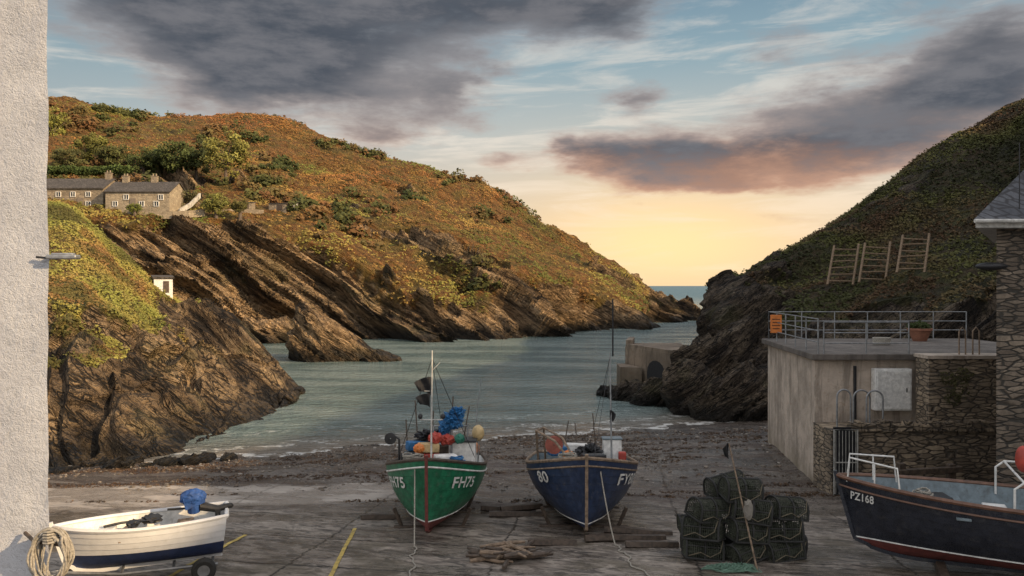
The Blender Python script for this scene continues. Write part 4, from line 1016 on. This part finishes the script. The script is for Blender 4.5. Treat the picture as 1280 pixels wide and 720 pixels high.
lm2=thing('wall_lamp','black hooded lamp on an arm fixed to the stone house','lamp',(10.95,17.9,7.35))
tb_('bracket',darksteel,lm2,[(.1,.1,.1),(-.1,0,.12),(-.3,-.05,.1)],.02,8)
M=MB();M.blob((-.25,-.05,.08),(.36,.16,.09),3,.02);M.obj('lamp_head',darksteel,lm2)
# ------------------------------------------------------------ harbour quay
q=thing('harbour_quay','weathered concrete harbour quay rising from the rocks','quay')
M=MB();prism(M,[(8.7,60),(8.0,56.5),(10.7,48.6),(11.9,49.6),(12.6,60)],-2,2.7);M.obj('wall',quaym,q,smooth=False)
M=MB();prism(M,[(8.75,60),(8.06,56.6),(8.5,56.4),(9.2,60)],2.702,3.15);prism(M,[(8.07,56.4),(10.7,48.7),(11.0,48.8),(8.35,56.5)],2.702,2.9);M.obj('parapet',quaym,q,smooth=False)
M=MB();prism(M,[(7.4,56.5),(7.3,54.0),(8.7,53.6),(8.0,56.4)],-2,1.5);M.obj('lower_step',quaym,q,smooth=False)
M=MB();d_=Vector((2.7,-7.9,0)).normalized();a_=Vector((8.0,56.5,0))+d_*4.4
n_=Vector((d_.y,-d_.x,0));n_=n_ if n_.x<0 else -n_
pts=[a_+n_*.012+d_*(-1.2),a_+n_*.012+d_*1.2];vs=[(pts[0].x,pts[0].y,-.5),(pts[1].x,pts[1].y,-.5)]
for k in range(9):
    an=math.pi*k/8;p_=a_+n_*.012+d_*(1.2*math.cos(an));vs.append((p_.x,p_.y,1.25+.85*math.sin(an)))
M.add(vs,[tuple(range(len(vs)))]);M.obj('arch_shade_panel',blackcloth_shade,q,smooth=False)  # flat black arch on the quay face stands in for a shaded recess
pk=thing('marker_post','thin steel marker post on the end of the quay','post',S(766,412,60));tb_('pole',darksteel,pk,[(0,0,-2),(0,0,2.3)],.06,8)
# ------------------------------------------------------------ ladders on hillside
for (u0,v0,u1,v1,w_) in [(1050,356,1058,307,1.75),(1090,353,1097,304,1.75),(1138,341,1145,294,1.75)]:
    t_=hit(u0,v0,['hill.001'])[0].y*.98;a=S(u0,v0,t_);b_=S(u1,v1,t_+2.2)
    dx=Vector((w_/2,0,0))
    L_=thing('wooden_ladder','weathered wooden ladder rack leaning on the grassy hillside','ladder',a,group='ladder racks on the hillside')
    d=b_-a
    tb_('rail',rackwood,L_,[-dx,d-dx],.08,6);tb_('rail',rackwood,L_,[dx,d+dx+Vector((0,0,.1))],.08,6)
    for k in range(6):
        f=(k+.6)/6.2;tb_('rung',rackwood,L_,[d*f-dx,d*f+dx+Vector((0,0,random.uniform(-.1,.1)))],.055,6)
# ------------------------------------------------------------ cottages
m,g,b=newmat('window_glass');b.inputs['Base Color'].default_value=(.02,.025,.03,1);b.inputs['Roughness'].default_value=.1
g.put(b.inputs['Normal'],g.bump(g.noise(objco(g),3,2),.1,.02));glass=m
def cottage(label,x0,x1,y,zb,hw,depth,hr,chx,wins,doorx,wallm):
    e=thing('cottage',label,'house',((x0+x1)/2,y,zb));w=x1-x0
    M=MB();v=[(-w/2,0,-1.5),(w/2,0,-1.5),(w/2,depth,-1.5),(-w/2,depth,-1.5),(-w/2,0,hw),(w/2,0,hw),(w/2,depth,hw),(-w/2,depth,hw),(-w/2,depth/2,hw+hr),(w/2,depth/2,hw+hr)]
    M.add(v,[(0,1,5,4),(2,3,7,6),(1,2,6,9,5),(3,0,4,8,7)]);M.obj('wall',wallm,e,smooth=False)
    M=MB();ov=.2;sl=hr/(depth/2)
    for sd in(0,1):
        ya=-ov if sd==0 else depth+ov;za=hw-ov*sl
        M.add([(-w/2-ov,ya,za+.05),(w/2+ov,ya,za+.05),(w/2+ov,depth/2,hw+hr+.05),(-w/2-ov,depth/2,hw+hr+.05),(-w/2-ov,ya,za+.17),(w/2+ov,ya,za+.17),(w/2+ov,depth/2,hw+hr+.17),(-w/2-ov,depth/2,hw+hr+.17)],[(0,1,2,3),(4,5,6,7),(0,1,5,4),(0,3,7,4),(1,2,6,5)])
    rf=M.obj('roof',slate2,e,smooth=False)
    for cx_ in chx:
        M=MB();M.box((cx_,depth/2,hw+hr+.4),(.8,.6,1.0));M.box((cx_,depth/2,hw+hr+.93),(.9,.7,.1))
        for k in(-.2,.2): M.cyl((cx_+k,depth/2,hw+hr+.97),(cx_+k,depth/2,hw+hr+1.3),.1,8)
        M.obj('chimney',hstone,rf,smooth=False)
    if doorx is not None: bx_('door',paint('cottage_door',(.2,.16,.12)),e,(doorx,-.03,.8),(.8,.1,1.7))
    for (cx_,zc) in wins:
        M=MB()
        for (a,b_,c_,d_) in((0,.33,.7,.06),(0,-.33,.7,.06),(-.32,0,.06,.6),(.32,0,.06,.6),(0,0,.04,.6)): M.box((cx_+a,-.05,zc+b_),(c_,.12,d_))
        wf=M.obj('window',white,e,smooth=False)
        M=MB();M.box((cx_,-.01,zc),(.6,.03,.6));M.obj('pane',glass,wf)
    return e
def X_at(u,d): return (u-640)/1000*d
zc_=lambda v,d:EYE+(357-v)/1000*d
cottage('rendered stone cottage with slate roof on the hillside terrace',X_at(45,110),X_at(129,110),110,zc_(262,110),2.9,6,1.6,[3.9],[(-1.5,2.1),(.5,2.1),(2.6,2.1),(2.6,.8),(.3,.8)],1.5,hstone)
hstone2=stonemat('pale_cottage_stone',(.30,.24,.17),(.46,.38,.27),(.28,.235,.17),1.6,3.5,.5)
cottage('longer stone cottage with grey slate roof and two chimneys',X_at(132,108.6),X_at(212,108.6),108.6,zc_(263,108.6),2.5,6,1.6,[-3.0,1.0],[(-3.0,.9),(-1.5,1.8),(.6,.9),(2.6,.9),(3.2,1.8)],-.6,hstone2)
def onhill(u,v,nm='hill',fallback=112):
    h_=hit(u,v,[nm]);return h_[0] if h_ else S(u,v,fallback)
def simplewall(name,pts,h,t,label,mat,dn=1.2):
    M=MB()
    for a,b_ in zip(pts[:-1],pts[1:]):
        a=Vector(a);b_=Vector(b_);d=(b_-a);nrm=Vector((-d.y,d.x,0)).normalized()*t/2;dn_=Vector((0,0,dn))
        M.add([a-nrm-dn_,b_-nrm-dn_,b_+nrm-dn_,a+nrm-dn_,a-nrm+Vector((0,0,h)),b_-nrm+Vector((0,0,h)),b_+nrm+Vector((0,0,h)),a+nrm+Vector((0,0,h))],[(0,1,5,4),(1,2,6,5),(2,3,7,6),(3,0,4,7),(4,5,6,7)])
    tag(M.obj(name,mat,smooth=False),label,'wall')
simplewall('garden_wall',[S(160,268,107.6),S(190,268,107.6),S(216,268,107.8),S(235,267,108.5),S(256,265,110)],.4,.3,'low pale stone garden wall before the cottages',hstone2,.6)
paleg=paint('pale_grey_render',(.46,.44,.40),.8,dirt=.5,scale=2)
simplewall('stair_wall',[S(224,263,110),S(238,255,112),S(250,243,115)],.2,.25,'pale grey sloping stair wall rising beside the cottages',paleg,.5)
simplewall('garden_wall',[onhill(u,v) for u,v in [(275,266),(300,264),(330,266)]],.4,.4,'ruined stone garden wall on the hillside',hstone,.5)
def shed(u,v,w,h,dp,label,mat,rz=0.1,nm='hill'):
    p=onhill(u,v,nm,57);e=thing('shed',label,'shed',p+Vector((0,-.1,0)),(0,0,rz));M=MB();M.box((0,dp/2,h/2-.3),(w,dp,h+.6));M.obj('wall',mat,e)
    M=MB();M.box((0,dp/2,h+.06),(w+.2,dp+.2,.12),Matrix.Rotation(R(6),3,'X'));M.obj('roof',slate2,e);M=MB();M.box((w*.15,-.02,h*.4),(w*.3,.06,h*.75));M.obj('door',darkwood,e)
shed(305,262,2.4,1.1,2,'small grey stone shed on the hillside',hstone)
shed(347,263,2.8,1.1,2,'low stone outbuilding on the hillside',hstone,-.2)
shed(369,263,.6,1.1,.8,'narrow white hut on the hillside',white)
shed(205,366,1.2,1.05,1.2,'tiny white hut on the cliff edge above the cove',white,.5,'cliff')
def hedge(u0,u1,v,d,r_,label,n=40):
    C=np.array([list(S(u0+(u1-u0)*k/n,v,d)) for k in range(n+1)])+np.random.normal(size=(n+1,3))*.15
    V,F,c=leafcloud(C,np.full(n+1,r_)*(.8+.4*np.random.rand(n+1)),140,.16,np.tile([(.06,.085,.025)],(n+1,1)))
    tag(npmesh('hedge',V,F,leafm,col=c,smooth=False),label,'hedge')
hedge(62,160,213,124,1.0,'dark clipped hedge above the cottages')
barkm=paint('tree_bark',(.12,.09,.07),.9,var=.4,scale=5,bump=.6)
def tree_at(u,v,d,Rw,Hh,colr,label,seed,group='trees behind the cottages'):
    random.seed(seed);np.random.seed(seed)
    p=S(u,v,d);e=thing('tree',label,'tree',p,(0,0,0),group)
    M=MB();th=Hh*.4;M.tube([(0,0,-2.5),(.05,0,th*.5),(0,.05,th)],[.3,.22,.16],8);C=[]
    for k in range(9):
        a=k*2.4;rr_=Rw*random.uniform(.45,.8);zz=th+random.uniform(.0,.5)*Hh*.8
        tip=(math.cos(a)*rr_,math.sin(a)*rr_,zz);M.tube([(0,0,th*.6+.05*k),(tip[0]*.5,tip[1]*.5,zz*.75),tip],[.12,.07,.03],6);C.append(tip)
    M.obj('trunk',barkm,e)
    for k in range(44):
        d_=np.random.normal(size=3);d_/=np.linalg.norm(d_);rr_=np.random.rand()**.4
        C.append((d_[0]*Rw*rr_*.85,d_[1]*Rw*rr_*.85,Hh*.5+d_[2]*Hh*.46*rr_))
    C=np.array(C);rad_=Rw*(.16+.14*np.random.rand(len(C)))
    cl=np.array([colr])*(.65+.7*np.random.rand(len(C),1))
    V,F,c=leafcloud(C,rad_,80,.13*(Rw/3),cl,.8,lv=.3,j=1.6)
    o=npmesh('crown',V,F,leafm,col=c,smooth=False);o.parent=e
tr_=[(282,222,132,4.2,7.8,(.19,.18,.05),'rounded yellow-green tree on the hillside'),
(222,218,134,4.2,5.5,(.06,.075,.025),'dark green tree behind the cottages'),
(200,218,136,3.4,4.8,(.07,.08,.028),'dark green tree behind the cottages'),
(180,219,134,3.4,4.4,(.06,.075,.025),'dark green tree behind the cottages'),
(112,207,142,3.8,6.0,(.13,.13,.035),'olive green tree above the cottages'),
(66,182,160,3.6,8,(.20,.20,.05),'tall yellow-green tree on the slope'),
(145,212,140,3.6,4.6,(.08,.085,.03),'dark bushy tree above the cottages'),
(245,220,136,3.6,5.4,(.075,.085,.03),'dark green tree behind the cottages'),
(85,214,136,3.0,4.2,(.09,.09,.035),'dark bushy tree above the cottages'),
(270,268,110,2.2,2.8,(.15,.15,.04),'small olive tree near the garden wall'),
(168,267,107,1.1,1.4,(.14,.16,.035),'small garden bush before the cottages'),
(300,265,111,1.5,1.8,(.12,.11,.035),'small bush near the stone shed'),
(232,262,114,2.2,3.0,(.08,.075,.035),'dark small tree beside the cottage'),
(335,158,202,4.5,2.6,(.09,.075,.035),'dark bushy tree on the ridge'),
(360,165,203,5,2.8,(.08,.065,.035),'dark bushy tree on the ridge')]
for i,t in enumerate(tr_): tree_at(*t,seed=20+i)
# ------------------------------------------------------------ world sky
w=bpy.data.worlds.new('World');scene.world=w;w.use_nodes=True
g=G(w.node_tree);bg=w.node_tree.nodes['Background']
SUN=Vector((.80,-.42,.42)).normalized();el=math.asin(SUN.z);az=math.atan2(SUN.x,SUN.y)
sky=g.new('ShaderNodeTexSky');sky.sky_type='NISHITA';sky.sun_disc=False;sky.sun_elevation=el;sky.sun_rotation=az;sky.air_density=1.3;sky.dust_density=2.0
co=g.new('ShaderNodeTexCoord').outputs['Generated']
sp=g.new('ShaderNodeSeparateXYZ');g.put(sp.inputs[0],co)
a0=g.m('ARCTAN2',sp.outputs[0],sp.outputs[1]);e0=g.m('ARCSINE',sp.outputs[2])
cmb=g.new('ShaderNodeCombineXYZ');g.put(cmb.inputs[0],g.m('MULTIPLY',a0,4.0));g.put(cmb.inputs[1],g.m('MULTIPLY',e0,12.0))
wn=g.new('ShaderNodeTexNoise');g.put(wn.inputs['Vector'],cmb.outputs[0]);wn.inputs['Scale'].default_value=1.3;wn.inputs['Detail'].default_value=5;wn.inputs['Roughness'].default_value=.6
ae=g.new('ShaderNodeCombineXYZ');g.put(ae.inputs[0],a0);g.put(ae.inputs[1],e0)
wv=g.new('ShaderNodeVectorMath',operation='MULTIPLY_ADD');g.put(wv.inputs[0],wn.outputs['Color']);wv.inputs[1].default_value=(.20,.08,0);g.put(wv.inputs[2],ae.outputs[0])
AE=wv.outputs[0]
blobs=[ # u,v,ru,rv,weight
(250,25,150,58,1.0),(420,58,190,54,1.1),(620,15,210,36,1.05),(780,-5,90,32,.9),(345,105,140,30,.85),(480,162,85,22,.9),(575,118,80,24,.8),(625,207,45,12,.7),(160,-20,160,44,.8),(500,-60,500,50,1),
(730,187,60,24,.9),(830,192,120,32,1.1),(960,192,150,32,1.05),(790,125,45,16,.95),(860,226,120,13,.75),(1100,185,140,26,.8),
(1090,120,140,32,.9),(1190,75,130,42,.8),(1250,120,100,46,.8),(980,55,60,16,.55),(1270,15,120,36,.65),
(990,272,60,8,.5)]
tot=0.0
for (u,v,ru,rv,wt) in blobs:
    aa=math.atan((u-640)/1000)+.10;ee=math.atan((357-v)/1000/math.sqrt(1+((u-640)/1000)**2))+.04;ra=ru/1000*.85;re=rv/1000*1.12
    s1=g.new('ShaderNodeVectorMath',operation='MULTIPLY_ADD');g.put(s1.inputs[0],AE);s1.inputs[1].default_value=(1/ra,1/re,0);s1.inputs[2].default_value=(-aa/ra,-ee/re,0)
    dd=g.new('ShaderNodeVectorMath',operation='DOT_PRODUCT');g.put(dd.inputs[0],s1.outputs[0]);g.put(dd.inputs[1],s1.outputs[0])
    tot=g.m('MULTIPLY_ADD',g.m('POWER',.367879,dd.outputs['Value']),wt,tot)
cn=g.new('ShaderNodeTexNoise');g.put(cn.inputs['Vector'],cmb.outputs[0]);cn.inputs['Scale'].default_value=2.0;cn.inputs['Detail'].default_value=8;cn.inputs['Roughness'].default_value=.64
dens=g.m('ADD',tot,g.m('MULTIPLY',g.m('SUBTRACT',cn.outputs[0],.5),1.6))
cov=g.mr(dens,.24,.98)
thick=g.mr(dens,.5,1.5)
er=g.mr(e0,0,.42,0,1,False)
clear=g.ramp(er,[(0,(.78,.56,.40)),(.12,(.80,.62,.45)),(.27,(.72,.63,.52)),(.45,(.50,.54,.53)),(.65,(.29,.41,.47)),(.85,(.18,.29,.38)),(1,(.14,.25,.34))])
def glow(ca,ce,ra,re):
    ga=g.m('DIVIDE',g.m('SUBTRACT',a0,ca),ra);ge=g.m('DIVIDE',g.m('SUBTRACT',e0,ce),re)
    return g.m('EXPONENT',g.m('MULTIPLY',g.m('ADD',g.m('MULTIPLY',ga,ga),g.m('MULTIPLY',ge,ge)),-1))
side=g.ramp(er,[(0,(.50,.46,.43)),(.3,(.46,.50,.50)),(.6,(.27,.37,.42)),(1,(.14,.24,.33))])
awf=g.mr(g.m('ABSOLUTE',g.m('SUBTRACT',a0,.17)),.25,1.0)
clear=g.mix(awf,clear,side)
clear=g.mix(g.m('MULTIPLY',glow(.18,.05,.24,.10),.6),clear,(1.0,.72,.38),'MIX')
clear=g.mix(g.m('MULTIPLY',glow(.19,.05,.15,.055),.75),clear,(1.3,.90,.44),'MIX')
ci=g.new('ShaderNodeTexNoise');c2=g.new('ShaderNodeCombineXYZ');g.put(c2.inputs[0],g.m('ADD',g.m('MULTIPLY',a0,5),g.m('MULTIPLY',e0,-6)));g.put(c2.inputs[1],g.m('MULTIPLY',e0,34));g.put(ci.inputs['Vector'],c2.outputs[0]);ci.inputs['Scale'].default_value=1;ci.inputs['Detail'].default_value=6;ci.inputs['Roughness'].default_value=.62;ci.inputs['Distortion'].default_value=.6
clear=g.mix(g.m('MULTIPLY',g.mr(ci.outputs[0],.44,.66,0,.6),g.mr(e0,.5,.3)),clear,g.ramp(er,[(0,(1.15,.85,.52)),(.4,(.92,.82,.70)),(1,(.46,.51,.54))]))
ctop=g.mix(g.mr(cn.outputs[0],.36,.66),(.075,.089,.113),(.18,.182,.20))
cedge=g.ramp(er,[(0,(.80,.48,.30)),(.3,(.64,.42,.32)),(.5,(.44,.38,.36)),(.75,(.31,.33,.36)),(1,(.22,.26,.31))])
ccol=g.mix(thick,cedge,ctop)
lowlit=g.m('MULTIPLY',g.mr(g.m('ADD',e0,g.m('MULTIPLY',g.m('SUBTRACT',cn.outputs[0],.5),.14)),.18,.11),g.mr(g.m('ABSOLUTE',g.m('SUBTRACT',a0,.24)),.55,.1))
ccol=g.mix(g.m('MULTIPLY',lowlit,.62),ccol,(.62,.34,.22))
front=g.mix(cov,clear,ccol)
fz=g.m('MAXIMUM',g.mr(e0,.42,.9),g.mr(g.m('ABSOLUTE',a0),1.0,1.7))
# rest of the sky dome: daylight sky plus even white added to lift ambient light
nish=g.mix(1.0,sky.outputs[0],(.15,.15,.15),'MULTIPLY')
nish=g.mix(.55,nish,(1.28,1.22,1.18))
fin=g.mix(fz,front,nish)
g.put(bg.inputs['Color'],fin);bg.inputs['Strength'].default_value=1.0
w.cycles.sampling_method='MANUAL';w.cycles.sample_map_resolution=256
sl=bpy.data.lights.new('sun','SUN');sl.energy=5.6;sl.angle=R(.8);sl.color=(1,.72,.41)
so=bpy.data.objects.new('sun',sl);COL.objects.link(so);so.rotation_euler=(-SUN).to_track_quat('-Z','Y').to_euler()
# ------------------------------------------------------------ camera
cd=bpy.data.cameras.new('camera');cd.lens=28.125;cd.sensor_width=36;cd.clip_end=30000;cd.clip_start=.1
c_=bpy.data.objects.new('camera',cd);COL.objects.link(c_);c_.location=(0,0,EYE);c_.rotation_euler=(R(90-.17),0,0);scene.camera=c_
scene.view_settings.view_transform='Standard';scene.view_settings.look='None';scene.view_settings.exposure=0
